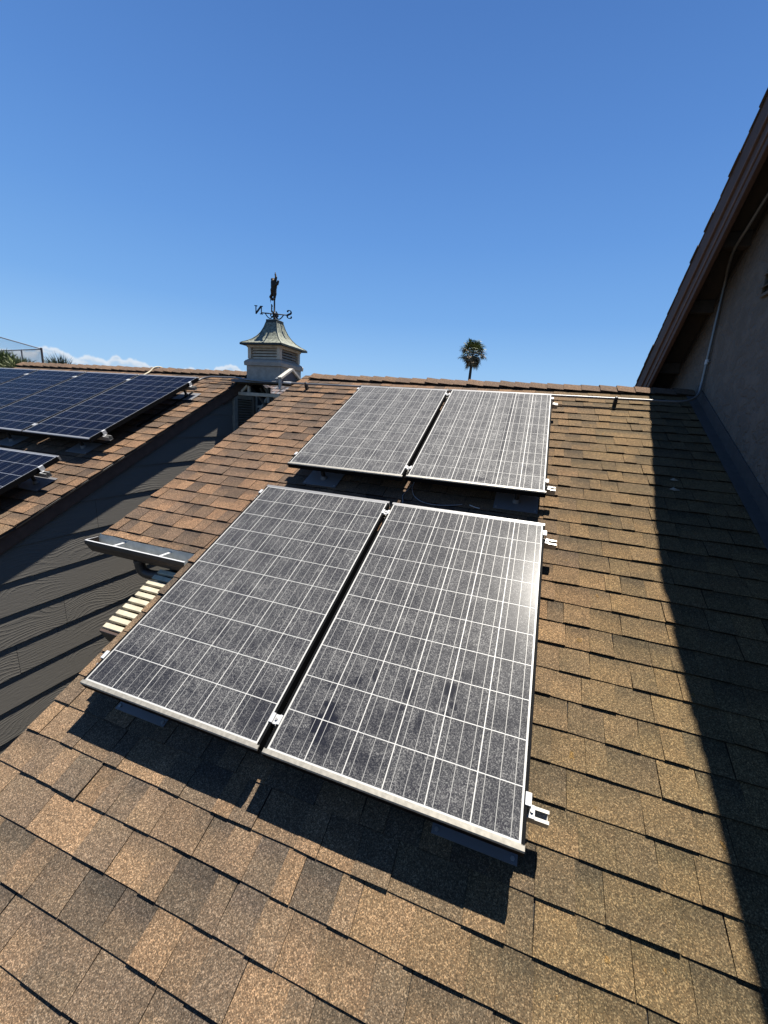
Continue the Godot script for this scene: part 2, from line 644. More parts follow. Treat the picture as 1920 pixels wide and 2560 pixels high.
func tone(u: float, v: float, mossy: bool) -> Color:
	var x := rng.randf()
	var c: Color
	if x < 0.26:
		c = Color(0.405, 0.262, 0.152)
	elif x < 0.58:
		c = Color(0.322, 0.219, 0.136)
	elif x < 0.86:
		c = Color(0.242, 0.177, 0.121)
	else:
		c = Color(0.172, 0.135, 0.101)
	c = c.lerp(Color(0.305, 0.215, 0.137), 0.22) * rng.randf_range(0.93, 1.13)
	# the upper courses are the redder batch
	var red := smoothstep(0.4, 1.3, v)
	c = Color(c.r * (1.0 - 0.05 * red), c.g * (1.0 - 0.13 * red), c.b * (1.0 - 0.13 * red))
	if mossy:
		var g := smoothstep(1.1, 2.7, u + 0.35 * wav.get_noise_2d(u, v * 1.2))
		var avg := Color(0.275, 0.180, 0.104)
		c = c.lerp(avg * rng.randf_range(0.92, 1.1), 0.60 * g)
		c = Color(c.r * (1.0 - 0.07 * g), c.g * (1.0 - 0.02 * g), c.b * (1.0 - 0.18 * g))
	return c


func seen_size(u: float, v: float) -> float:
	var p := cam.transform.affine_inverse() * L(u, v, 0)
	if p.z > -0.05:
		return 0.0
	var x := absf(p.x / -p.z) / (tan(deg_to_rad(cam.fov / 2)) * 0.75)
	var y := absf(p.y / -p.z) / tan(deg_to_rad(cam.fov / 2))
	if x > 1.06 or y > 1.05:
		return 0.0
	return 1.0 / p.length()


# rows: [v of the butt line, exposure, u from, u to]
func shingle(deck: Node3D, rows: Array, mossy: bool, most: int) -> void:
	var tabs := []
	for r in rows.size():
		var row: Array = rows[r]
		var u: float = row[2] + rng.randf_range(-0.006, 0.006)
		var high := rng.randf() < 0.5
		var until_joint := rng.randf_range(0.2, 1.0)
		while u < row[3]:
			var w := rng.randf_range(0.075, 0.145) if high else rng.randf_range(0.08, 0.19)
			if rng.randf() < 0.14:
				w *= 1.55
			until_joint -= w
			var gap := 0.0006
			if until_joint < 0:
				until_joint = 1.0
				gap = 0.0028
			var u1 := minf(u + w, row[3])
			if row[3] - u1 < 0.05:
				u1 = row[3]
			var t := rng.randf_range(0.0105, 0.0138) if high else rng.randf_range(0.0064, 0.0084)
			var c := tone((u + u1) / 2, row[0], mossy)
			var band := 0.0
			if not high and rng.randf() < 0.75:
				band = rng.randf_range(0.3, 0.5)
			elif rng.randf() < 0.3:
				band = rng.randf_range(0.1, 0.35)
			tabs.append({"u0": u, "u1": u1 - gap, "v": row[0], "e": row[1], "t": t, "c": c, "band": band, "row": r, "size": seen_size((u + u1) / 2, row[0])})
			u = u1
			high = not high if rng.randf() < 0.9 else high
	var order := tabs.duplicate()
	order.sort_custom(func(p, q): return p.size > q.size)
	var rest := mb()
	for i in order.size():
		var d: Dictionary = order[i]
		if i < most and d.size > 0:
			var st := mb()
			tab(st, d.u0, d.u1, d.v, d.e, d.t, d.c, d.band, d.row)
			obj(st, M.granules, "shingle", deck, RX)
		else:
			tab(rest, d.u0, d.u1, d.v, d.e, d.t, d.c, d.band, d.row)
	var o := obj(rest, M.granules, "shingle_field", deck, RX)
	tag(o, "", "", "", "stuff")


# bent caps along the ridge, each butt end facing -x
func ridge_caps(deck: Node3D, x0: float, x1: float, n: int) -> void:
	var step := (x1 - x0) / n
	for i in n:
		var st := mb()
		var a := x0 + step * i + rng.randf_range(-0.012, 0.012)
		var b := a + step + 0.05
		var c := tone(a, 4.3, false).lerp(Color(0.25, 0.165, 0.11), 0.65)
		var ha := 0.026 + rng.randf_range(-0.006, 0.008)
		var hb := 0.010
		var uo := Vector2(rng.randf() * 5, rng.randf() * 5)
		var prof := [[-0.150, -0.066], [-0.07, -0.025], [-0.02, -0.003], [0.02, -0.003], [0.07, -0.025], [0.150, -0.066]]
		var ring := []
		for e in [[a, ha], [b, hb]]:
			var top := []
			var bot := []
			for q in prof:
				var lift: float = e[1] + 0.006
				var p := Vector3(e[0] + (rng.randf_range(-0.004, 0.004) if e[0] == a else 0.0), 1.927 + q[1] + lift, -3.855 + q[0])
				top.append(p)
				bot.append(p - Vector3(0, 0.009, 0))
			ring.append([top, bot])
		for k in 5:
			var q0 := [ring[0][0][k], ring[0][0][k + 1], ring[1][0][k + 1], ring[1][0][k]]
			st.set_color(c)
			for j in [0, 2, 1, 0, 3, 2]:
				st.set_uv(Vector2(q0[j].x * 0.95 + uo.x, q0[j].z * 0.95 + uo.y))
				st.add_vertex(q0[j])
			st.set_color(c * 0.3)
			quad(st, ring[0][0][k], ring[0][0][k + 1], ring[0][1][k + 1], ring[0][1][k])
			quad(st, ring[0][1][k], ring[0][1][k + 1], ring[1][1][k + 1], ring[1][1][k])
		st.set_color(c * 0.3)
		for k in [0, 5]:
			quad(st, ring[0][0][k], ring[1][0][k], ring[1][1][k], ring[0][1][k])
		obj(st, M.granules, "ridge_shingle", deck)


func front_house() -> void:
	var h := thing("house", "house whose brown shingle roof in front carries four dusty solar panels", "house", Vector3(1.5, -3.0, -2.0))
	# solid body below the deck
	var st := mb()
	slab(st, [Vector2(2.6, -3.0), Vector2(2.6, -1.45), Vector2(-3.855, 1.78), Vector2(-7.4, 0.0), Vector2(-7.4, -3.0)], Vector3(-0.15, 0, 0), Vector3(0, 0, 1), Vector3(0, 1, 0), Vector3(3.48, 0, 0))
	slab(st, [Vector2(-1.12, -3.0), Vector2(-1.12, 0.40), Vector2(-3.855, 1.77), Vector2(-7.4, 0.0), Vector2(-7.4, -3.0)], Vector3(-0.72, 0, 0), Vector3(0, 0, 1), Vector3(0, 1, 0), Vector3(0.566, 0, 0))
	obj(st, M.taupe_paint, "wall", h)
	# deck boards under the shingles
	st = mb()
	bx(st, Vector3(-0.235, -1.75, -0.045), Vector3(3.329, 4.31, -0.004), 0, Transform3D.IDENTITY)
	bx(st, Vector3(-1.13, 0.995, -0.045), Vector3(-0.237, 4.31, -0.0045), 0, Transform3D.IDENTITY)
	var deck := obj(st, M.felt, "roof", h, RX)
	var rows := []
	for k in range(-3, 39):
		var v := 3.7647 - 0.1427 * k
		var left := -1.148 if k <= 19 else -0.256
		rows.append([v, minf(0.1427, 4.30 - v), left, 3.328])
	rows.append([0.985, 0.075, -1.165, -0.262])
	shingle(deck, rows, true, 300)
	ridge_caps(deck, -1.02, 3.32, 25)
	# back slope, out of sight from here
	st = mb()
	bx(st, Vector3(-1.13, 0, -0.03), Vector3(3.32, 4.3, 0.006), 0, Transform3D(Basis(Vector3(1, 0, 0), Vector3(0, -SL, -CL), Vector3(0, CL, -SL)), Vector3(0, 1.92, -3.86)))
	obj(st, M.felt, "back_slope", h)
	# rake and eave trim
	st = mb()
	bx(st, Vector3(-0.254, -1.75, -0.15), Vector3(-0.236, 0.985, -0.010), 0.002)
	bx(st, Vector3(-1.148, 1.0, -0.15), Vector3(-1.131, 4.3, -0.010), 0.002)
	obj(st, M.brown_trim, "rake_board", h, RX)
	st = mb()
	bx(st, Vector3(-1.13, 0.30, -0.905), Vector3(-0.256, 0.428, -0.885), 0.002)
	obj(st, M.brown_trim, "fascia_board", h)
	st = mb()
	# step flashing where the slope meets the stucco wall
	bx(st, Vector3(3.322, -1.7, 0.004), Vector3(3.3285, 1.95, 0.098), 0)
	bx(st, Vector3(3.3195, 1.93, 0.006), Vector3(3.3265, 4.20, 0.108), 0)
	bx(st, Vector3(3.24, -1.7, 0.0135), Vector3(3.322, 4.2, 0.0150), 0)
	obj(st, M.wall_flashing, "wall_flashing", h, RX)


func left_house() -> void:
	var h := thing("house", "house on the left with grey lap siding and blue solar panels on its roof", "house", Vector3(-4.5, -3.0, -3.0))
	var st := mb()
	slab(st, [Vector2(2.2, -3.0), Vector2(2.2, -1.25), Vector2(-3.855, 1.79), Vector2(-7.4, 0.0), Vector2(-7.4, -3.0)], Vector3(-6.6, 0, 0), Vector3(0, 0, 1), Vector3(0, 1, 0), Vector3(4.514, 0, 0))
	var wall := obj(st, M.felt, "wall", h)
	st = mb()
	bx(st, Vector3(-6.84, -2.2, -0.045), Vector3(-2.052, 4.31, -0.004))
	var deck := obj(st, M.felt, "roof", h, RX)
	var rows := []
	for k in range(-3, 26):
		var v := 3.7647 - 0.1427 * k - 0.035
		rows.append([v, minf(0.1427, 4.30 - v), -6.84, -2.010])
	for k in range(26, 42):
		rows.append([3.7297 - 0.1427 * k, 0.1427, -6.84, -2.010])
	shingle(deck, rows, false, 220)
	ridge_caps(deck, -6.86, -1.93, 28)
	st = mb()
	bx(st, Vector3(-6.84, 0, -0.03), Vector3(-2.03, 4.3, 0.006), 0, Transform3D(Basis(Vector3(1, 0, 0), Vector3(0, -SL, -CL), Vector3(0, CL, -SL)), Vector3(0, 1.92, -3.86)))
	obj(st, M.felt, "back_slope", h)
	# rake: shingle edge metal over a board and a step trim below
	st = mb()
	bx(st, Vector3(-2.052, -2.2, -0.140), Vector3(-2.034, 4.29, -0.026), 0.002)
	obj(st, M.brown_trim_light, "rake_board", h, RX)
	st = mb()
	bx(st, Vector3(-2.0525, -2.2, -0.024), Vector3(-2.0125, 4.3, -0.006), 0.002)
	obj(st, M.edge_metal, "edge_metal", h, RX)
	st = mb()
	bx(st, Vector3(-2.0530, 3.6, -0.142), Vector3(-2.0345, 4.29, -0.16))
	obj(st, M.brown_trim, "rake_trim", h, RX)
	# lap siding, one board at a time, split at its butt joints
	var splits := {5: [-1.115], 6: [-0.70], 2: [-1.50, 0.6], 4: [-2.3], 7: [-1.9], 8: [-0.2], 1: [-2.9], 3: [0.35]}
	for j in range(-3, 12):
		var y0 := 0.7695 - 0.2835 * j
		var y1 := y0 + 0.2835
		var zb := -2.0 * (y0 + 0.10)
		var zt := -2.0 * (y1 + 0.10)
		zb = minf(zb, 2.6)
		zt = minf(zt, 2.6)
		var back := -3.52 if y1 > 1.2 else -5.2
		if zb <= back + 0.02:
			continue
		if zt < back + 0.01:
			zt = back + 0.01
			y1 = -zt / 2.0 - 0.112
		var cuts: Array = [back]
		for s in splits.get(j, []):
			if s > back and s < zt:
				cuts.append(s)
		cuts.append(1e9)
		for k in cuts.size() - 1:
			st = mb()
			var za: float = cuts[k] + (0.0015 if k > 0 else 0.0)
			var last: bool = k == cuts.size() - 2
			var zeb: float = zb if last else cuts[k + 1] - 0.0015
			var zet: float = zt if last else cuts[k + 1] - 0.0015
			var uo := rng.randf() * 3.0
			var vo := rng.randi() % 4 * 0.25
			var xb := -2.0678
			var xt := -2.0770
			var p := [Vector3(xb, y0, za), Vector3(xb, y0, zeb), Vector3(xt, y1 + 0.012, zet), Vector3(xt, y1 + 0.012, za)]
			var t := [Vector2(uo, vo + 0.25), Vector2(uo + (zeb - za) / 2.3, vo + 0.25), Vector2(uo + (zet - za) / 2.3, vo), Vector2(uo, vo)]
			# several lengths so that the relief follows the board
			quv(st, [p[3], p[2], p[1], p[0]], [t[3], t[2], t[1], t[0]])
			var q := []
			for v in p:
				q.append(Vector3(-2.0845, v.y, v.z))
			quv(st, [p[0], p[1], q[1], q[0]], [t[0], t[1], t[1], t[0]])
			quv(st, [p[1], p[2], q[2], q[1]], [t[1], t[2], t[2], t[1]])
			quv(st, [p[3], p[0], q[0], q[3]], [t[3], t[0], t[0], t[3]])
			obj(st, M.siding_paint, "siding_board", wall)
	# louvred attic vent under the ridge
	var v0 := mb()
	for z in [-3.535, -3.975]:
		bx(v0, Vector3(-2.084, 1.06, z - 0.035), Vector3(-2.035, 1.66, z + 0.035), 0.004)
	bx(v0, Vector3(-2.084, 1.555, -3.939), Vector3(-2.0355, 1.66, -3.571), 0.004)
	bx(v0, Vector3(-2.084, 1.06, -3.939), Vector3(-2.0355, 1.12, -3.571), 0.004)
	var vent := obj(v0, M.grey_timber, "attic_vent", h)
	for i in 12:
		st = mb()
		var y := 1.135 + 0.0355 * i
		bx(st, Vector3(-0.025, -0.004, -0.184), Vector3(0.025, 0.004, 0.184), 0, Transform3D(Basis(Vector3(0, 0, 1), 0.62), Vector3(-2.064, y, -3.755)))
		obj(st, M.grey_timber, "slat", vent)


func right_house() -> void:
	var h := thing("house", "taupe stucco house on the right whose gable rises above the shaded roof edge", "house", Vector3(5.5, -3.0, -1.5))
	var apex := Vector2(-2.47, 4.166)                 # z, y of the top edge of the rake
	var back := Vector2(-6.6, 4.166 - 0.788 * 4.13)
	var front := Vector2(3.6, 4.166 - 0.5 * 6.07)
	# wall below the soffit
	var st := mb()
	slab(st, [Vector2(-6.2, -3.0), Vector2(-6.2, back.y + 0.788 * 0.4 - 0.34), Vector2(apex.x, apex.y - 0.34), Vector2(3.2, front.y + 0.2 - 0.3), Vector2(3.2, -3.0)], Vector3(3.33, 0, 0), Vector3(0, 0, 1), Vector3(0, 1, 0), Vector3(4.5, 0, 0))
	var wall := obj(st, M.stucco, "wall", h)
	# both slopes: deck with a painted soffit below and shingle courses on top
	var sa := Vector2(apex.x - back.x, apex.y - back.y)
	var la := sa.length()
	var ba := Basis(Vector3(1, 0, 0), Vector3(0, sa.y, sa.x) / la, Vector3(0, sa.x, -sa.y) / la)
	var ta := Transform3D(ba, Vector3(0, back.y, back.x))
	var sf := Vector2(front.x - apex.x, apex.y - front.y)
	var lf := sf.length()
	var bf := Basis(Vector3(1, 0, 0), Vector3(0, sf.y, -sf.x) / lf, Vector3(0, sf.x, sf.y) / lf)
	var tf := Transform3D(bf, Vector3(0, front.y, front.x))
	st = mb()
	bx(st, Vector3(3.10, 0, -0.262), Vector3(7.9, la - 0.13, -0.03), 0, ta)
	bx(st, Vector3(3.10, 0, -0.262), Vector3(7.9, lf - 0.13, -0.03), 0, tf)
	var roof := obj(st, M.soffit_paint, "roof", h)
	for tt in [[ta, la], [tf, lf]]:
		var n := int(tt[1] / 0.1427)
		for i in n:
			st = mb()
			var v: float = i * 0.1427
			var c := tone(3.0, v, false) * 0.8
			st.set_color(c)
			var j := rng.randf_range(-0.006, 0.006)
			bx(st, Vector3(3.042 + j, v, -0.029), Vector3(7.9, v + 0.17, -0.012), 0, (tt[0] as Transform3D) * Transform3D(Basis(Vector3(1, 0, 0), -0.075), Vector3(0, 0, 0)).translated(Vector3(0, 0, 0.075 * v + 0.004)))
			obj(st, M.granules, "shingle_course", roof)
	# barge boards in three steps
	var boards := [["rake_board", M.brown_trim, 3.052, 3.085, -0.235, -0.030], ["rake_moulding", M.brown_trim_light, 3.040, 3.080, -0.262, -0.237], ["rake_board", M.brown_trim, 3.058, 3.088, -0.352, -0.264], ["rake_moulding", M.brown_trim_light, 3.050, 3.086, -0.388, -0.354], ["rake_board", M.brown_trim, 3.060, 3.097, -0.462, -0.390]]
	for b in boards:
		st = mb()
		bx(st, Vector3(b[2], 0, b[4]), Vector3(b[3], la + 0.1, b[5]), 0.004, ta)
		bx(st, Vector3(b[2] + 0.0004, 0, b[4]), Vector3(b[3] - 0.0004, lf + 0.05, b[5]), 0.004, tf)
		obj(st, b[1], b[0], h)
	# lookout beams carrying the overhang
	for z in [-4.42, -3.80, -3.30, -2.75]:
		st = mb()
		var y: float = apex.y - 0.788 * (apex.x - z) - 0.335
		bx(st, Vector3(3.098, y - 0.13, z - 0.09), Vector3(3.329, y - 0.012, z - 0.0), 0.005)
		obj(st, M.soffit_paint, "lookout_beam", h)
	# frieze board where the soffit meets the stucco
	st = mb()
	bx(st, Vector3(3.318, 0, -0.335), Vector3(3.3295, la - 0.3, -0.264), 0.003, ta)
	obj(st, M.soffit_paint, "frieze_board", h)
	# louvred vent at the edge of the picture
	st = mb()
	for q in [[-2.850, 2.53, -2.825, 2.95], [-2.35, 2.53, -2.325, 2.95], [-2.825, 2.53, -2.35, 2.555], [-2.825, 2.925, -2.35, 2.95]]:
		bx(st, Vector3(3.305, q[1], q[0]), Vector3(3.3295, q[3], q[2]), 0.004)
	var vent := obj(st, M.stucco, "gable_vent", h)
	st = mb()
	bx(st, Vector3(3.325, 2.555, -2.825), Vector3(3.3297, 2.925, -2.35))
	obj(st, M.felt, "backing", vent)
	for i in 4:
		st = mb()
		bx(st, Vector3(-0.022, -0.004, -0.237), Vector3(0.022, 0.004, 0.237), 0.002, Transform3D(Basis(Vector3(0, 0, 1), 0.6), Vector3(3.306, 2.60 + 0.09 * i, -2.5875)))
		obj(st, M.stucco, "slat", vent)


func breezeway() -> void:
	var b := thing("breezeway_roof", "timber framed breezeway roof bridging the gap below the cupola", "breezeway", Vector3(-1.6, 1.0, -3.8))
	var st := mb()
	bx(st, Vector3(-2.055, 1.799, -4.2), Vector3(-1.15, 1.812, -3.481), 0.002)
	bx(st, Vector3(-2.055, 1.774, -3.480), Vector3(-1.15, 1.8125, -3.46), 0.003)
	obj(st, M.slab_metal, "cover_sheet", b)
	st = mb()
	bx(st, Vector3(-2.04, 1.758, -3.575), Vector3(-1.16, 1.7985, -3.535), 0.003)
	obj(st, M.dark_timber, "ridge_beam", b)
	st = mb()
	bar(st, Vector3(-2.04, 1.632, -3.60), Vector3(-1.22, 1.629, -3.60), 0.045, 0.045, Vector3.UP, 0.004)
	obj(st, M.taupe_light, "tie_beam", b)
	for q in [[-1.872, 1.655, 1.736, -3.60, M.taupe_light], [-1.56, 1.53, 1.608, -3.60, M.grey_timber], [-1.575, 1.655, 1.736, -3.63, M.dark_timber], [-1.80, 1.20, 1.608, -3.605, M.dark_timber]]:
		st = mb()
		bx(st, Vector3(q[0] - 0.017, q[1], q[3] - 0.017), Vector3(q[0] + 0.017, q[2], q[3] + 0.017), 0.003)
		obj(st, q[4], "post", b)
	for q in [[Vector3(-1.99, 1.658, -3.60), Vector3(-1.895, 1.745, -3.60), M.taupe_light], [Vector3(-1.80, 1.73, -3.75), Vector3(-1.63, 1.50, -3.75), M.dark_timber], [Vector3(-1.76, 1.735, -3.80), Vector3(-1.58, 1.48, -3.80), M.grey_timber],
			[Vector3(-1.72, 1.606, -3.62), Vector3(-1.60, 1.46, -3.62), M.dark_timber], [Vector3(-1.60, 1.606, -3.64), Vector3(-1.74, 1.40, -3.64), M.grey_timber], [Vector3(-1.79, 1.47, -3.66), Vector3(-1.45, 1.50, -3.66), M.grey_timber]]:
		st = mb()
		bar(st, q[0], q[1], 0.03, 0.035, Vector3.BACK, 0.003)
		obj(st, q[2], "brace", b)
	st = mb()
	bx(st, Vector3(-2.05, 0.2, -4.62), Vector3(-1.0, 1.60, -4.58))
	obj(st, M.dark_timber, "end_wall", b)
	# small gable at the side of the cupola
	st = mb()
	slab(st, [Vector2(-3.36, 1.815), Vector2(-3.36, 1.83), Vector2(-3.60, 1.955), Vector2(-3.84, 1.83), Vector2(-3.84, 1.815)], Vector3(-1.30, 0, 0), Vector3(0, 0, 1), Vector3(0, 1, 0), Vector3(0.085, 0, 0))
	var gab := obj(st, M.slab_metal, "gable", b)
	st = mb()
	bar(st, Vector3(-1.215, 1.835, -3.335), Vector3(-1.215, 1.972, -3.602), 0.055, 0.03, Vector3(0, 1, 0), 0.003)
	bar(st, Vector3(-1.2155, 1.835, -3.869), Vector3(-1.2155, 1.972, -3.602), 0.054, 0.03, Vector3(0, 1, 0), 0.003)
	obj(st, M.white_trim, "gable_trim", gab)
	st = mb()
	bx(st, Vector3(-1.235, 1.70, -3.375), Vector3(-1.20, 1.825, -3.34), 0.003)
	obj(st, M.white_trim, "gable_post", gab)


func cupola() -> void:
	var cx := -1.643
	var cz := -3.858
	var c := thing("cupola", "square taupe louvred cupola with flared green copper roof on the ridge", "cupola", Vector3(cx, 1.812, cz))
	var st := mb()
	var w := 0.264
	bx(st, Vector3(cx - w, 1.8135, cz - w), Vector3(cx + w, 2.012, cz + w), 0.004)
	var base := obj(st, M.taupe_paint, "base", c)
	st = mb()
	bx(st, Vector3(cx - w - 0.004, 1.813, cz - w - 0.004), Vector3(cx + w + 0.004, 1.822, cz + w + 0.004), 0.002)
	obj(st, M.slab_metal, "base_flashing", base)
	# cornice flaring in to the louvre box
	st = mb()
	var prof := [[0.285, 2.006], [0.288, 2.05], [0.272, 2.072], [0.240, 2.094], [0.20, 2.094], [0.20, 2.0]]
	for i in prof.size():
		var a: Array = prof[i]
		var b: Array = prof[(i + 1) % prof.size()]
		for k in 4:
			var r := Basis(Vector3.UP, PI / 2 * k)
			var o := Vector3(cx, 0, cz)
			quad(st, o + r * Vector3(-a[0], a[1], a[0]), o + r * Vector3(-b[0], b[1], b[0]), o + r * Vector3(b[0], b[1], b[0]), o + r * Vector3(a[0], a[1], a[0]))
	obj(st, M.taupe_paint, "cornice", c)
	st = mb()
	bx(st, Vector3(cx - 0.17, 2.09, cz - 0.17), Vector3(cx + 0.17, 2.24, cz + 0.17))
	obj(st, M.felt, "core", c)
	for sx in [-1, 1]:
		for sz in [-1, 1]:
			st = mb()
			bx(st, Vector3(cx + sx * 0.226 - 0.026, 2.0945, cz + sz * 0.226 - 0.026), Vector3(cx + sx * 0.226 + 0.026, 2.236, cz + sz * 0.226 + 0.026), 0.003)
			obj(st, M.taupe_light, "corner_post", c)
	st = mb()
	bx(st, Vector3(cx - 0.262, 2.2365, cz - 0.262), Vector3(cx + 0.262, 2.272, cz + 0.262), 0.004)
	obj(st, M.taupe_light, "frieze", c)
	for k in 4:
		var r := Basis(Vector3.UP, PI / 2 * k)
		for i in 4:
			st = mb()
			var xf := Transform3D(r, Vector3(cx, 0, cz)) * Transform3D(Basis(Vector3(1, 0, 0), 0.85), Vector3(0, 2.112 + 0.036 * i, 0.220))
			bx(st, Vector3(-0.199, -0.003, -0.018), Vector3(0.199, 0.003, 0.018), 0.001, xf)
			obj(st, M.taupe_light if k % 2 == 0 else M.taupe_paint, "slat", c)
	# flared roof
	st = mb()
	var rp := [[0.318, 2.277], [0.312, 2.290], [0.262, 2.315], [0.208, 2.352], [0.165, 2.398], [0.130, 2.452], [0.103, 2.515], [0.082, 2.588]]
	for i in rp.size() - 1:
		for k in 4:
			var r := Basis(Vector3.UP, PI / 2 * k)
			var o := Vector3(cx, 0, cz)
			var a: Array = rp[i]
			var b: Array = rp[i + 1]
			quad(st, o + r * Vector3(-a[0], a[1], a[0]), o + r * Vector3(-b[0], b[1], b[0]), o + r * Vector3(b[0], b[1], b[0]), o + r * Vector3(a[0], a[1], a[0]))
	var roof := obj(st, M.patina, "roof", c)
	st = mb()
	for k in 4:
		var r := Basis(Vector3.UP, PI / 2 * k)
		var o := Vector3(cx, 0, cz)
		bx(st, Vector3(-0.3255, 2.262, 0.290), Vector3(0.3255, 2.2865, 0.326 - k * 0.0004), 0.002, Transform3D(r, o))
	obj(st, M.patina_dark, "roof_edge", roof)
	st = mb()
	for k in 4:
		var r := Basis(Vector3.UP, PI / 2 * k)
		var pts := []
		for q in rp:
			pts.append(Vector3(cx, 0, cz) + r * Vector3(q[0], q[1] + 0.002, q[0]))
		tube(st, pts, 0.006, 5)
	obj(st, M.patina, "hip_seam", roof)
	st = mb()
	bx(st, Vector3(cx - 0.085, 2.580, cz - 0.085), Vector3(cx + 0.085, 2.622, cz + 0.085), 0.004)
	obj(st, M.patina_dark, "roof_cap", roof)


func far_roof() -> void:
	var h := thing("house", "distant house with mottled red and grey tile roof seen through the breezeway gap", "house", Vector3(-6.0, -3.0, -13.0))
	var st := mb()
	bx(st, Vector3(-9.0, -3.0, -15.0), Vector3(-3.5, 1.2, -10.2))
	obj(st, M.taupe_paint, "wall", h)
	st = mb()
	slab(st, [Vector2(-15.2, 1.15), Vector2(-9.55, 1.22), Vector2(-9.55, 1.27), Vector2(-10.98, 2.30), Vector2(-15.2, 1.2)], Vector3(-9.1, 0, 0), Vector3(0, 0, 1), Vector3(0, 1, 0), Vector3(5.7, 0, 0))
	obj(st, M.dark_timber, "roof", h)
	st = mb()
	var up := Vector2(-1.43, 1.03).normalized()
	var xf := Transform3D(Basis(Vector3(1, 0, 0), Vector3(0, up.y, up.x), Vector3(0, -up.x, up.y)), Vector3(0, 1.28, -9.55))
	for r in 12:
		for k in 64:
			var c: Color = [Color(0.10, 0.07, 0.062), Color(0.055, 0.047, 0.05), Color(0.14, 0.105, 0.095), Color(0.03, 0.026, 0.028), Color(0.11, 0.112, 0.12)][rng.randi() % 5]
			st.set_color(c)
			var x := -9.05 + k * 0.088
			var lift := rng.randf() * 0.012
			bx(st, Vector3(x, r * 0.145, 0.0), Vector3(x + 0.084, r * 0.145 + 0.175, 0.022), 0, xf * Transform3D(Basis(Vector3(1, 0, 0), -0.1), Vector3(0, 0, 0.1 * r * 0.145 + 0.018 + lift)))
	var o := obj(st, M.tile, "roof_tiles", h)
	tag(o, "", "", "", "stuff")


# ---------------------------------------------------------------- solar panels
const CU := 0.159
const CV := 0.1612
const PW := 0.954
const PH := 1.612
const MU := 0.018
const MV := 0.027
const TOP := 0.185
var cell_mesh := []


func make_cell_meshes() -> void:
	for r in 10:
		for c in 6:
			var st := mb()
			var u0 := c * CU + 0.0021
			var u1 := (c + 1) * CU - 0.0021
			var v0 := r * CV + 0.0023
			var v1 := (r + 1) * CV - 0.0023
			var p := [Vector3(u0, v0, 0.0004), Vector3(u0, v1, 0.0004), Vector3(u1, v1, 0.0004), Vector3(u1, v0, 0.0004)]
			var t := []
			for q in p:
				t.append(Vector2(q.x / PW, 1.0 - q.y / PH))
			quv(st, p, t)
			st.generate_normals()
			var am := st.commit()
			st = mb()
			for k in 3:
				var x := u0 + (u1 - u0) * (k + 0.5) / 3.0
				quad(st, Vector3(x - 0.0012, v0, 0.0009), Vector3(x - 0.0012, v1, 0.0009), Vector3(x + 0.0012, v1, 0.0009), Vector3(x + 0.0012, v0, 0.0009))
			st.generate_normals()
			st.commit(am)
			cell_mesh.append(am)


var frame_mesh := {}


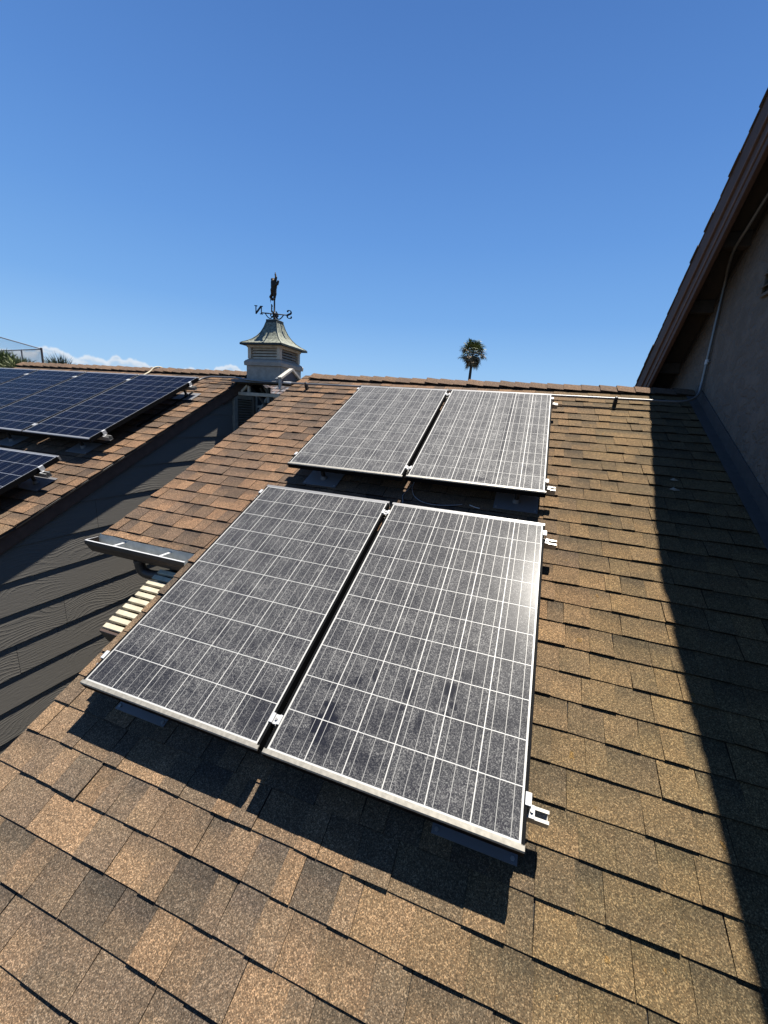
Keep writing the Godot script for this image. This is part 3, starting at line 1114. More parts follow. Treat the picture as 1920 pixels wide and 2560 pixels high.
func panel(label: String, group: String, u0: float, v0: float, n0: float, cell: Material, bus: Material, sheet: Material, low: Material, lip: Material) -> Node3D:
	var p := thing("solar_panel", label, "solar panel", L(u0, v0, n0), group, RX.basis)
	var xf := p.transform
	var parts := {"sheet": [], "low": []}
	if frame_mesh.is_empty():
		var st := mb()
		bx(st, Vector3(-0.006, -0.006, -0.006), Vector3(PW + 0.006, PH + 0.006, -0.0004))
		st.generate_normals()
		frame_mesh["backsheet"] = st.commit()
		var lo := Vector2(-MU, -MV)
		var hi := Vector2(PW + MU, PH + MV)
		st = mb()
		bx(st, Vector3(lo.x, lo.y + 0.0175, -0.042), Vector3(-0.0055, hi.y - 0.0165, 0.0016), 0.0012)
		st.generate_normals()
		frame_mesh["left"] = st.commit()
		st = mb()
		bx(st, Vector3(PW + 0.0055, lo.y + 0.0175, -0.042), Vector3(hi.x, hi.y - 0.0165, 0.0016), 0.0012)
		st.generate_normals()
		frame_mesh["right"] = st.commit()
		st = mb()
		bx(st, Vector3(lo.x, PH + 0.0055, -0.042), Vector3(hi.x, hi.y, 0.0016), 0.0012)
		st.generate_normals()
		frame_mesh["top"] = st.commit()
		st = mb()
		bx(st, Vector3(lo.x, lo.y, -0.042), Vector3(hi.x, -0.0178, -0.006), 0.001)
		st.generate_normals()
		frame_mesh["bottom"] = st.commit()
		# bottom lip, rounded forward: where the dust gathers and painted glare pales it
		st = mb()
		slab(st, [Vector2(lo.y, -0.0058), Vector2(lo.y + 0.001, -0.0015), Vector2(lo.y + 0.004, 0.0016), Vector2(-0.0055, 0.0016), Vector2(-0.0055, -0.0058)], Vector3(lo.x, 0, 0), Vector3(0, 1, 0), Vector3(0, 0, 1), Vector3(hi.x - lo.x, 0, 0))
		st.generate_normals()
		frame_mesh["lip"] = st.commit()
		# thin bright line round the glass
		st = mb()
		bx(st, Vector3(-0.0054, -0.0054, -0.001), Vector3(-0.0005, PH + 0.0052, 0.0005))
		bx(st, Vector3(PW + 0.0005, -0.0054, -0.001), Vector3(PW + 0.0054, PH + 0.0052, 0.0005))
		bx(st, Vector3(-0.0004, PH + 0.0003, -0.001), Vector3(PW + 0.0004, PH + 0.0054, 0.0006))
		st.generate_normals()
		frame_mesh["border"] = st.commit()
	put_mesh(frame_mesh.backsheet, "backsheet", p, xf, sheet)
	put_mesh(frame_mesh.border, "backsheet_border", p, xf, sheet)
	put_mesh(frame_mesh.left, "frame_rail", p, xf, M.black_frame)
	put_mesh(frame_mesh.right, "frame_rail", p, xf, M.black_frame)
	put_mesh(frame_mesh.top, "frame_rail", p, xf, lip)
	put_mesh(frame_mesh.bottom, "frame_rail", p, xf, M.black_frame)
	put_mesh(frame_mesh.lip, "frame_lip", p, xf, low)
	for i in 60:
		var o := put_mesh(cell_mesh[i], "cell", p, xf)
		o.set_surface_override_material(0, cell)
		o.set_surface_override_material(1, bus)
	return p


# dust dried in mottles on the glass; wiped = dark smudges [x, y, rx, ry, strength] in panel metres from the lower left
func dust_material(called: String, sd: int, amount: float, wiped: Array) -> StandardMaterial3D:
	var w := 512
	var h := 864
	var a := noise_img(FastNoiseLite.TYPE_SIMPLEX_SMOOTH, 0.14, w, h, sd, 2)
	var b := noise_img(FastNoiseLite.TYPE_SIMPLEX_SMOOTH, 0.011, w, h, sd + 1, 3)
	var g := noise_img(FastNoiseLite.TYPE_CELLULAR, 0.3, w, h, sd + 2)
	var keep := PackedFloat32Array()
	keep.resize(w * h)
	keep.fill(1.0)
	var f := FastNoiseLite.new()
	f.seed = sd + 5
	f.frequency = 0.03
	for q in wiped:
		var x0 := int(clampf((q[0] - q[2] * 1.6) / PW, 0, 1) * w)
		var x1 := int(clampf((q[0] + q[2] * 1.6) / PW, 0, 1) * w)
		var y0 := int(clampf(1.0 - (q[1] + q[3] * 1.6) / PH, 0, 1) * h)
		var y1 := int(clampf(1.0 - (q[1] - q[3] * 1.6) / PH, 0, 1) * h)
		for y in range(y0, y1):
			for x in range(x0, x1):
				var dx: float = (x * PW / w - q[0]) / q[2]
				var dy: float = ((1.0 - float(y) / h) * PH - q[1]) / q[3]
				var d := sqrt(dx * dx + dy * dy) + 0.55 * f.get_noise_2d(x, y)
				keep[y * w + x] *= 1.0 - minf(q[4] * 1.25, 0.95) * (1.0 - smoothstep(0.55, 1.05, d))
	var d3 := PackedByteArray()
	d3.resize(w * h * 3)
	var lut := PackedByteArray()
	for i in 1024:
		lut.append(int(clampf(Color(i / 1023.0 * 0.45, 0, 0).linear_to_srgb().r, 0, 1) * 255))
	for i in w * h:
		# thin bright curls: the ridges of the noise
		var n := absf(a[i] / 255.0 - 0.5) * 2.0
		var curl := 1.0 - smoothstep(0.02, 0.19, n)
		var big := b[i] / 255.0
		var s := (0.10 + 0.98 * curl + 0.26 * g[i] / 255.0) * (0.55 + 0.75 * big) * amount * keep[i]
		var k := 0.118 * s
		d3[i * 3] = lut[clampi(int((0.0055 + k) / 0.45 * 1023), 0, 1023)]
		d3[i * 3 + 1] = lut[clampi(int((0.0066 + k * 0.985) / 0.45 * 1023), 0, 1023)]
		d3[i * 3 + 2] = lut[clampi(int((0.0120 + k * 0.925) / 0.45 * 1023), 0, 1023)]
	var m := mat(called, Color.WHITE, 0.5, 0, 0.15)
	m.clearcoat_enabled = true
	m.clearcoat = 0.07
	m.clearcoat_roughness = 0.23
	m.albedo_texture = rgb_tex(d3, w, h)
	return m


func dusty_panels() -> void:
	make_cell_meshes()
	var ma := dust_material("dusty_cells_a", 101, 1.0, [[0.1, 0.1, 0.5, 0.12, 0.35], [0.9, 0.12, 0.12, 0.14, 0.4]])
	var mb2 := dust_material("dusty_cells_b", 111, 0.95, [[0.17, 0.16, 0.062, 0.10, 0.75], [0.13, 0.33, 0.03, 0.05, 0.45], [0.24, 0.36, 0.018, 0.03, 0.6], [0.30, 0.41, 0.016, 0.03, 0.6], [0.63, 0.44, 0.035, 0.05, 0.75], [0.66, 0.37, 0.022, 0.02, 0.7],
		[0.64, 0.33, 0.02, 0.018, 0.65], [0.47, 0.37, 0.022, 0.03, 0.55], [0.45, 0.30, 0.028, 0.018, 0.6], [0.54, 0.27, 0.016, 0.05, 0.5], [0.70, 0.52, 0.05, 0.03, 0.35], [0.86, 0.72, 0.05, 0.07, 0.35], [0.25, 0.08, 0.3, 0.05, 0.35], [0.42, 0.2, 0.1, 0.1, 0.25]])
	var mc := dust_material("dusty_sheen_cells_c", 121, 1.45, [[0.10, 0.06, 0.09, 0.07, 0.3]])  # extra dust amount stands in for sky reflection at a grazing view
	var md := dust_material("dusty_sheen_cells_d", 131, 1.5, [[0.62, 0.85, 0.028, 0.75, 0.55], [0.70, 0.95, 0.03, 0.65, 0.3], [0.62, 1.53, 0.12, 0.03, 0.4], [0.52, 0.05, 0.07, 0.03, 0.6], [0.86, 0.8, 0.05, 0.6, 0.2], [0.82, 0.25, 0.03, 0.05, 0.4]])  # heavier dust tone here also paints in the grazing sky reflection
	var group := ""
	panel("dusty solar panel nearest the gutter, in the lower pair", group, 0.0, 0.0, TOP, ma, M.busbar, M.backsheet, M.dusty_glare_lip, M.lip_metal)
	panel("dusty solar panel with dark smudges and a bright sun glint, lower pair", group, 1.0137, -0.0028, TOP, mb2, M.busbar, M.backsheet, M.dusty_glare_lip, M.lip_metal)
	panel("pale dusty solar panel with painted sky sheen just below the ridge beside the cupola", group, -0.0093, 1.979, TOP, mc, M.busbar, M.backsheet, M.dusty_glare_lip, M.lip_metal)
	panel("pale dusty solar panel with painted sky sheen and a long dark streak, upper pair", group, 1.0079, 1.992, TOP, md, M.busbar, M.backsheet, M.dusty_glare_lip, M.lip_metal)
	rail("mounting rail under the lower edge of the lower panel pair", -0.07, 2.062, 0.104, TOP, 0.984, 1.967, -0.0)
	rail("mounting rail under the upper edge of the lower panel pair", -0.07, 2.060, 1.524, TOP, 0.984, 1.967, -0.0)
	rail("mounting rail under the lower edge of the upper panel pair", -0.08, 2.044, 2.086, TOP, 0.977, 1.961, -0.0093)
	rail("mounting rail under the upper edge of the upper panel pair", -0.08, 2.036, 3.505, TOP, 0.977, 1.961, -0.0093)
	var mounts := [["flat grey flashing plate under the panel nearest the gutter", 0.25, 0.075], ["flat grey flashing plate under the smudged panel corner", 1.83, 0.075],
		["grey flashing plate with post left between the two panel pairs", 0.235, 2.04], ["grey flashing plate with post right between the two panel pairs", 1.797, 2.055], ["grey flashing plate hidden under the upper end of the smudged panel", 1.80, 1.52], ["grey flashing plate hidden under the panel below the cupola", 0.24, 3.50]]
	for q in mounts:
		roof_mount(q[0], q[1], q[2])


func rail(label: String, u0: float, u1: float, v: float, top: float, mid: float, right: float, left: float, ends := true) -> void:
	var nt := top - 0.0425
	var r := thing("mounting_rail", label, "mounting rail", L(u0, v, nt - 0.041), "", RX.basis)
	var st := mb()
	# strut channel: floor, two webs, two lips turned in
	bx(st, Vector3(u0, v - 0.021, nt - 0.041), Vector3(u1, v + 0.021, nt - 0.0385))
	bx(st, Vector3(u0, v - 0.021, nt - 0.0384), Vector3(u1, v - 0.0185, nt))
	bx(st, Vector3(u0, v + 0.0185, nt - 0.0384), Vector3(u1, v + 0.021, nt))
	bx(st, Vector3(u0, v - 0.0184, nt - 0.0025), Vector3(u1, v - 0.0105, nt - 0.0001))
	bx(st, Vector3(u0, v + 0.0105, nt - 0.0025), Vector3(u1, v + 0.0184, nt - 0.0001))
	obj(st, M.bare_aluminium, "channel", r, RX)
	# middle clamp: two wings over the frames and a sunk floor with a bolt
	st = mb()
	var g := 0.0135
	bx(st, Vector3(mid - g - 0.013, v - 0.02, top + 0.0018), Vector3(mid - g + 0.003, v + 0.02, top + 0.0055), 0.001)
	bx(st, Vector3(mid + g - 0.003, v - 0.02, top + 0.0018), Vector3(mid + g + 0.010, v + 0.02, top + 0.0055), 0.001)
	bx(st, Vector3(mid - g + 0.0031, v - 0.02, top - 0.008), Vector3(mid + g - 0.0031, v + 0.02, top - 0.0035), 0.0005)
	bx(st, Vector3(mid - g, v - 0.0199, top - 0.0034), Vector3(mid - g + 0.003, v + 0.0199, top + 0.0017))
	bx(st, Vector3(mid + g - 0.003, v - 0.0199, top - 0.0034), Vector3(mid + g, v + 0.0199, top + 0.0017))
	var clamp := obj(st, M.white_metal, "middle_clamp", r, RX)
	st = mb()
	tube(st, [Vector3(mid, v, top - 0.0034), Vector3(mid, v, top + 0.002)], 0.006, 6)
	obj(st, M.bare_aluminium, "bolt", clamp, RX)
	for s in [[right + 0.019, 1.0], [left - 0.019, -1.0]]:
		st = mb()
		var e: float = s[0]
		var d: float = s[1]
		# end clamp: tab on the frame, drop, foot on the channel
		bx(st, Vector3(e - 0.009 * d, v - 0.0, top + 0.0018), Vector3(e + 0.012 * d, v + 0.042, top + 0.0055), 0.001)
		bx(st, Vector3(e + 0.0085 * d, v - 0.0005, nt + 0.004), Vector3(e + 0.0118 * d, v + 0.0415, top + 0.0017))
		bx(st, Vector3(e + 0.0087 * d, v - 0.021, nt + 0.0003), Vector3(e + 0.029 * d, v + 0.021, nt + 0.0039), 0.001)
		clamp = obj(st, M.white_metal, "end_clamp", r, RX)
		st = mb()
		tube(st, [Vector3(e + 0.019 * d, v, nt + 0.004), Vector3(e + 0.019 * d, v, nt + 0.010)], 0.0055, 6)
		obj(st, M.bare_aluminium, "bolt", clamp, RX)


func roof_mount(label: String, u: float, v: float) -> void:
	var r := thing("roof_mount", label, "roof mount", L(u, v, 0.012), "", RX.basis)
	var st := mb()
	bx(st, Vector3(u - 0.152, v - 0.105, 0.0125), Vector3(u + 0.152, v + 0.105, 0.0143), 0.0005)
	bx(st, Vector3(u - 0.152, v - 0.1065, 0.0085), Vector3(u + 0.152, v - 0.1052, 0.0142))
	var plate := obj(st, M.flashing_grey, "plate", r, RX)
	st = mb()
	tube(st, [Vector3(u, v, 0.014), Vector3(u, v, 0.022), Vector3(u, v, 0.040)], [0.031, 0.028, 0.021], 16)
	obj(st, M.flashing_grey, "collar", r, RX)
	st = mb()
	tube(st, [Vector3(u, v, 0.04), Vector3(u, v, 0.101)], 0.016, 12)
	obj(st, M.black_rubber, "post", r, RX)
	for s in [-1, 1]:
		st = mb()
		tube(st, [Vector3(u + s * 0.135, v - 0.09, 0.014), Vector3(u + s * 0.135, v - 0.09, 0.019)], 0.008, 6)
		obj(st, M.bare_aluminium, "screw", plate, RX)


func blue_panels() -> void:
	var t := 0.2
	var labels := ["blue solar panel at the rake end of the upper left row", "blue solar panel second from the rake in the upper left row", "blue solar panel third from the rake in the upper left row", "blue solar panel fourth from the rake, cut by the picture edge"]
	var low := ["blue solar panel by the rake in the lower left row", "blue solar panel farther from the rake in the lower left row"]
	for i in 4:
		panel(labels[i], "", -2.29 - MU - PW - 1.0137 * i, 1.935 + MV, t, M.blue_cell, M.busbar_blue, M.backsheet_clean, M.lip_metal, M.lip_metal)
	for i in 2:
		panel(low[i], "", -2.282 - MU - PW - 1.0137 * i, 1.612 - MV - PH, t, M.blue_cell, M.busbar_blue, M.backsheet_clean, M.lip_metal, M.lip_metal)
	var m := -2.29 - 2 * MU - PW - 0.011
	rail("mounting rail below the upper left row of blue panels", -6.4, -2.20, 2.09, t, m, -2.308, -6.32)
	rail("mounting rail near the ridge under the blue panels", -6.4, -2.20, 3.40, t, m, -2.308, -6.32)
	rail("mounting rail under the lower left row of blue panels", -4.4, -2.19, 1.40, t, m + 0.008, -2.30, -4.30)
	# the middle clamps of the farther panels sit on the same rails
	for q in [[2.09, 1], [2.09, 2], [3.40, 1], [3.40, 2]]:
		var u: float = m - 1.0137 * q[1]
		var v: float = q[0]
		var c := thing("panel_clamp", ("white clamp at the %s edge between the blue panels %s" % ["lower" if v < 3 else "upper", ["", "two and three", "three and four"][q[1]]]), "panel clamp", L(u, v, t), "", RX.basis)
		var st := mb()
		bx(st, Vector3(u - 0.032, v - 0.02, t + 0.0018), Vector3(u + 0.032, v + 0.02, t + 0.0055), 0.001)
		obj(st, M.white_metal, "plate", c, RX)
		st = mb()
		tube(st, [Vector3(u, v, t + 0.0055), Vector3(u, v, t + 0.012)], 0.007, 6)
		obj(st, M.bare_aluminium, "bolt", c, RX)
	for q in [["grey flashing plate under the corner of the rake end blue panel", -2.62, 2.04], ["grey flashing plate left below the upper row of blue panels", -3.72, 2.0], ["grey flashing plate at the rake side of the lower blue panel", -2.47, 1.40], ["flashing plate with post by the top corner of the blue panels", -2.42, 3.42]]:
		roof_mount(q[0], q[1], q[2])


# ---------------------------------------------------------------- eaves
func gutter() -> void:
	var g := thing("gutter", "open brown metal gutter under the short eave beside the siding", "gutter", Vector3(-0.7, 0.33, -0.84))
	var x0 := -1.20
	var x1 := -0.258
	# section (z, y): back, floor, stepped front, rolled lip
	var sec := [Vector2(-0.884, 0.424), Vector2(-0.884, 0.318), Vector2(-0.824, 0.318), Vector2(-0.800, 0.350), Vector2(-0.790, 0.372), Vector2(-0.774, 0.390), Vector2(-0.774, 0.416), Vector2(-0.786, 0.418)]
	var st := mb()
	var si := mb()
	for i in sec.size() - 1:
		var a: Vector2 = sec[i]
		var b: Vector2 = sec[i + 1]
		var d := (b - a).normalized()
		var nrm := Vector2(d.y, -d.x) * -0.0016
		quad(st, Vector3(x0, a.y, a.x), Vector3(x1, a.y, a.x), Vector3(x1, b.y, b.x), Vector3(x0, b.y, b.x))
		quad(si, Vector3(x0, a.y + nrm.y, a.x + nrm.x), Vector3(x0, b.y + nrm.y, b.x + nrm.x), Vector3(x1, b.y + nrm.y, b.x + nrm.x), Vector3(x1, a.y + nrm.y, a.x + nrm.x))
	var trough := obj(st, M.gutter_brown, "trough", g)
	obj(si, M.gutter_inside, "lining", trough)
	st = mb()
	var cap := []
	for p in sec.slice(0, 7):
		cap.append(p)
	slab(st, cap, Vector3(x0 - 0.002, 0, 0), Vector3(0, 0, 1), Vector3(0, 1, 0), Vector3(0.002, 0, 0))
	obj(st, M.gutter_brown, "end_cap", g)
	st = mb()
	bx(st, Vector3(x0, 0.4165, -0.7875), Vector3(x1, 0.4200, -0.7735), 0.001)
	bx(st, Vector3(x0 - 0.003, 0.4168, -0.878), Vector3(x0 + 0.004, 0.4196, -0.789))
	obj(st, M.white_metal, "lip", g)
	for x in [-0.92, -0.485]:
		st = mb()
		bx(st, Vector3(x - 0.011, 0.4160, -0.883), Vector3(x + 0.011, 0.4195, -0.789), 0.0008)
		obj(st, M.white_metal, "hanger", g)
	st = mb()
	bx(st, Vector3(x0 + 0.02, 0.424, -0.8835), Vector3(x1, 0.445, -0.8815))
	obj(st, M.gutter_inside, "drip_edge", g)
	# outlet, curved elbow and the pipe that runs back under the eave
	var d := thing("downspout", "brown downspout elbow curving away below the gutter", "downspout", Vector3(-0.74, 0.2, -0.85))
	st = mb()
	var path := smooth_path([Vector3(-0.755, 0.318, -0.852), Vector3(-0.755, 0.275, -0.853), Vector3(-0.735, 0.225, -0.862), Vector3(-0.66, 0.205, -0.885), Vector3(-0.55, 0.222, -0.915), Vector3(-0.40, 0.25, -0.95), Vector3(-0.2, 0.29, -1.0)], 4)
	tube(st, path, 0.036, 10)
	obj(st, M.gutter_brown, "elbow", d)
	st = mb()
	tube(st, [Vector3(-0.755, 0.300, -0.852), Vector3(-0.755, 0.319, -0.852)], 0.041, 10)
	obj(st, M.gutter_brown, "collar", d)


func awning() -> void:
	var a := thing("slatted_awning", "row of cream timber slats stepping down beside the roof edge", "awning", L(-0.4, 0.6, -0.2))
	for i in 10:
		var st := mb()
		var v := 0.385 + 0.0522 * i
		var j := rng.randf_range(-0.006, 0.006)
		bx(st, Vector3(-0.532 + j, v - 0.0165, -0.122), Vector3(-0.17, v + 0.0165, -0.10), 0.002)
		obj(st, M.slat_cream, "slat", a, RX)
	for u in [-0.47, -0.27]:
		var st := mb()
		bx(st, Vector3(u - 0.016, 0.36, -0.205), Vector3(u + 0.016, 0.96, -0.1225), 0.003)
		obj(st, M.dark_timber, "rafter", a, RX)
	var st := mb()
	bx(st, Vector3(-0.525, 0.340, -0.215), Vector3(-0.20, 0.358, -0.102), 0.003)
	obj(st, M.gutter_brown, "end_board", a, RX)


func conduits() -> void:
	var c := thing("conduit", "long silver metal conduit along the ridge and up the stucco wall", "conduit", L(1.0, 3.84, 0.0))
	var st := mb()
	var pts := [L(-2.552, 3.70, 0.05), L(-2.555, 3.80, 0.055), L(-2.53, 3.905, 0.06), L(-2.45, 3.968, 0.06), L(-2.30, 3.975, 0.06), L(-2.02, 3.965, 0.065), L(-1.80, 3.90, 0.075), L(-1.60, 3.86, 0.08), L(-1.25, 3.843, 0.08), L(-0.6, 3.838, 0.08), L(0.0, 3.842, 0.08), L(1.0, 3.845, 0.08), L(2.0, 3.85, 0.08), L(2.8, 3.845, 0.08), L(3.02, 3.842, 0.08), Vector3(3.13, 1.795, -3.405), Vector3(3.22, 1.825, -3.445), Vector3(3.285, 1.885, -3.535), Vector3(3.306, 1.97, -3.588), Vector3(3.309, 2.10, -3.60), Vector3(3.309, 2.35, -3.607), Vector3(3.309, 2.60, -3.618), Vector3(3.309, 2.80, -3.626), Vector3(3.300, 2.885, -3.595), Vector3(3.262, 2.955, -3.48), Vector3(3.232, 3.01, -3.365), Vector3(3.218, 3.05, -3.27), Vector3(3.222, 3.13, -3.13), Vector3(3.235, 3.215, -3.04), Vector3(3.25, 3.34, -2.88), Vector3(3.26, 3.54, -2.62)]
	tube(st, smooth_path(pts, 5), 0.0120, 10)
	obj(st, M.galvanised, "pipe", c)
	for q in [[L(-1.26, 3.843, 0.08), L(-1.08, 3.842, 0.08)], [Vector3(3.309, 2.155, -3.6015), Vector3(3.309, 2.20, -3.603)]]:
		st = mb()
		tube(st, [q[0], q[1]], 0.0155, 10)
		obj(st, M.white_metal, "coupling", c)
	for u in [-0.88, 0.9, 2.575]:
		st = mb()
		bx(st, Vector3(u - 0.016, 3.825, 0.004), Vector3(u + 0.016, 3.868, 0.067), 0.003)
		bx(st, Vector3(u - 0.014, 3.828, 0.0675), Vector3(u + 0.014, 3.862, 0.099), 0.006)
		obj(st, M.black_rubber, "strap", c, RX)
	st = mb()
	bx(st, Vector3(3.3105, 2.17, -3.64), Vector3(3.329, 2.19, -3.57), 0.002)
	obj(st, M.galvanised, "wall_strap", c)
	c = thing("conduit", "thin dark conduit running down beside the rake end blue panel", "conduit", L(-2.39, 3.0, 0.02))
	st = mb()
	tube(st, [L(-2.405, 3.52, 0.026), L(-2.40, 3.45, 0.025), L(-2.376, 2.549, 0.025)], 0.009, 8)
	obj(st, M.black_frame, "pipe", c)
	c = thing("conduit", "short white conduit bent over the left ridge", "conduit", L(-3.75, 4.15, 0.02))
	st = mb()
	tube(st, smooth_path([L(-3.735, 3.98, 0.022), L(-3.738, 4.065, 0.024), L(-3.752, 4.16, 0.026), L(-3.757, 4.25, 0.045), Vector3(-3.74, 1.965, -3.865), Vector3(-3.72, 1.945, -3.95)], 4), 0.011, 8)
	obj(st, M.slat_cream, "pipe", c)


func cables() -> void:
	var defs := [["grey cable looping down from the gap between the upper panels", [[1.004, 2.20, 0.06], [0.999, 2.144, 0.012], [0.979, 2.031, 0.014], [0.962, 1.946, 0.014], [0.985, 1.875, 0.014], [0.996, 1.80, 0.02]]],
		["grey cable curving right across the shaded gap between panel pairs", [[1.002, 2.20, 0.07], [1.0, 2.13, 0.016], [1.006, 2.06, 0.013], [1.041, 1.974, 0.013], [1.09, 1.925, 0.013], [1.144, 1.898, 0.013], [1.237, 1.888, 0.013], [1.36, 1.91, 0.015], [1.425, 1.935, 0.015]]],
		["short light cable piece lying in the shaded gap near the right mount", [[1.478, 1.939, 0.015], [1.52, 1.925, 0.012], [1.554, 1.917, 0.014]]]]
	for q in defs:
		var pts := []
		for p in q[1]:
			pts.append(L(p[0], p[1], p[2]))
		var st := mb()
		tube(st, smooth_path(pts, 6), 0.0032, 6)
		var o := obj(st, M.cable_grey if not q[0].begins_with("short") else M.white_tube, "cable", self)
		tag(o, q[0], "cable")


# ---------------------------------------------------------------- weather vane
func letter(ch: String, at: Vector3, size: float, turn: float, parent: Node3D) -> void:
	var t := TextMesh.new()
	t.text = ch
	var f := SystemFont.new()
	f.font_names = PackedStringArray(["Droid Serif"])
	f.font_weight = 700
	t.font = f
	t.font_size = 64
	t.pixel_size = size / 47.0
	t.depth = 0.012
	t.material = M.vane_metal
	put_mesh(t, "letter", parent, Transform3D(Basis(Vector3.UP, turn), at))


func weather_vane() -> void:
	var px := -1.650
	var pz := -3.858
	var wv := thing("weather_vane", "dark metal weather vane with a raised-arm figure above the cupola", "weather vane", Vector3(px, 2.622, pz))
	var st := mb()
	tube(st, [Vector3(px, 2.6225, pz), Vector3(px, 2.66, pz), Vector3(px, 2.66, pz), Vector3(px, 2.84, pz), Vector3(px, 2.885, pz)], [0.019, 0.016, 0.012, 0.011, 0.010], 8)
	tube(st, [Vector3(px, 2.672, pz), Vector3(px, 2.682, pz), Vector3(px, 2.715, pz), Vector3(px, 2.725, pz)], [0.010, 0.022, 0.022, 0.010], 10)
	obj(st, M.vane_metal, "pole", wv)
	var dir := Vector3(-0.148, 0, 0.069).normalized()     # towards the N
	var side := Vector3(-dir.z, 0, dir.x)
	var hub := Vector3(px, 2.705, pz)
	for s in [[dir, 0.165], [-dir, 0.165], [side, 0.165], [-side, 0.165]]:
		st = mb()
		var d: Vector3 = s[0]
		tube(st, [hub, hub + d * s[1]], 0.0078, 6)
		var arc := []
		for k in 13:
			var t := k / 12.0
			arc.append(hub + d * (0.122 - 0.10 * t) + Vector3(0, -0.058 * sin(t * 2.5) - 0.002, 0))
		for k in 9:
			var t := k / 8.0 * 4.4
			arc.append(hub + d * (0.036 + 0.015 * cos(PI * 1.1 + t)) + Vector3(0, -0.020 + 0.015 * sin(PI * 1.1 + t), 0))
		tube(st, arc, 0.0072, 6)
		obj(st, M.vane_metal, "arm", wv)
	var face := atan2(dir.z, -dir.x)
	letter("N", hub + dir * 0.205 + Vector3(0, 0.030, 0), 0.108, PI + face, wv)
	letter("S", hub - dir * 0.195 + Vector3(0, 0.010, 0), 0.108, PI + face, wv)
	letter("E", hub - side * 0.205 + Vector3(0, 0.02, 0), 0.09, PI / 2 + face, wv)
	letter("W", hub + side * 0.205 + Vector3(0, 0.02, 0), 0.09, PI / 2 + face, wv)
	# the figure: a small cast man, arm raised, one leg kicked back
	var j := func(x: float, y: float, z: float) -> Vector3: return Vector3(px + (x - 950.0) * 0.00083, 2.871 + (690.0 - y) * 0.000643, pz + z)
	var bones := [
		[j.call(945, 665, 0), j.call(958, 560, 0), 0.014, 0.019], [j.call(945, 672, 0), j.call(965, 668, 0.02), 0.013, 0.011], [j.call(958, 560, 0), j.call(945, 480, 0), 0.019, 0.026],
		[j.call(918, 490, 0.01), j.call(893, 560, -0.02), 0.024, 0.018], [j.call(893, 560, -0.02), j.call(850, 605, -0.03), 0.018, 0.015], [j.call(850, 605, -0.03), j.call(885, 650, -0.03), 0.014, 0.017], [j.call(852, 620, -0.03), j.call(851, 735, -0.03), 0.007, 0.002],
		[j.call(935, 490, 0), j.call(938, 420, 0), 0.032, 0.034], [j.call(938, 420, 0), j.call(930, 345, 0), 0.036, 0.032], [j.call(905, 480, 0), j.call(905, 380, -0.01), 0.014, 0.020],
		[j.call(918, 320, 0), j.call(915, 298, 0), 0.021, 0.020], [j.call(900, 288, 0), j.call(936, 272, 0), 0.014, 0.007],
		[j.call(955, 345, 0), j.call(985, 262, 0.01), 0.019, 0.013], [j.call(985, 262, 0.01), j.call(972, 205, 0.01), 0.013, 0.009], [j.call(972, 205, 0.01), j.call(968, 152, 0.01), 0.009, 0.003],
		[j.call(965, 405, 0), j.call(1010, 402, 0.03), 0.019, 0.013], [j.call(1010, 402, 0.03), j.call(1032, 370, 0.04), 0.012, 0.011], [j.call(1036, 400, 0.04), j.call(1050, 345, 0.04), 0.013, 0.012]]
	for b in bones:
		b[2] *= 1.14
		b[3] *= 1.14
	st = mb()
	nets(st, bones, 0.0058, 0.0055)
	var o := obj(st, M.vane_copper, "figure", wv)
	tag(o, "cast figure with one arm raised")


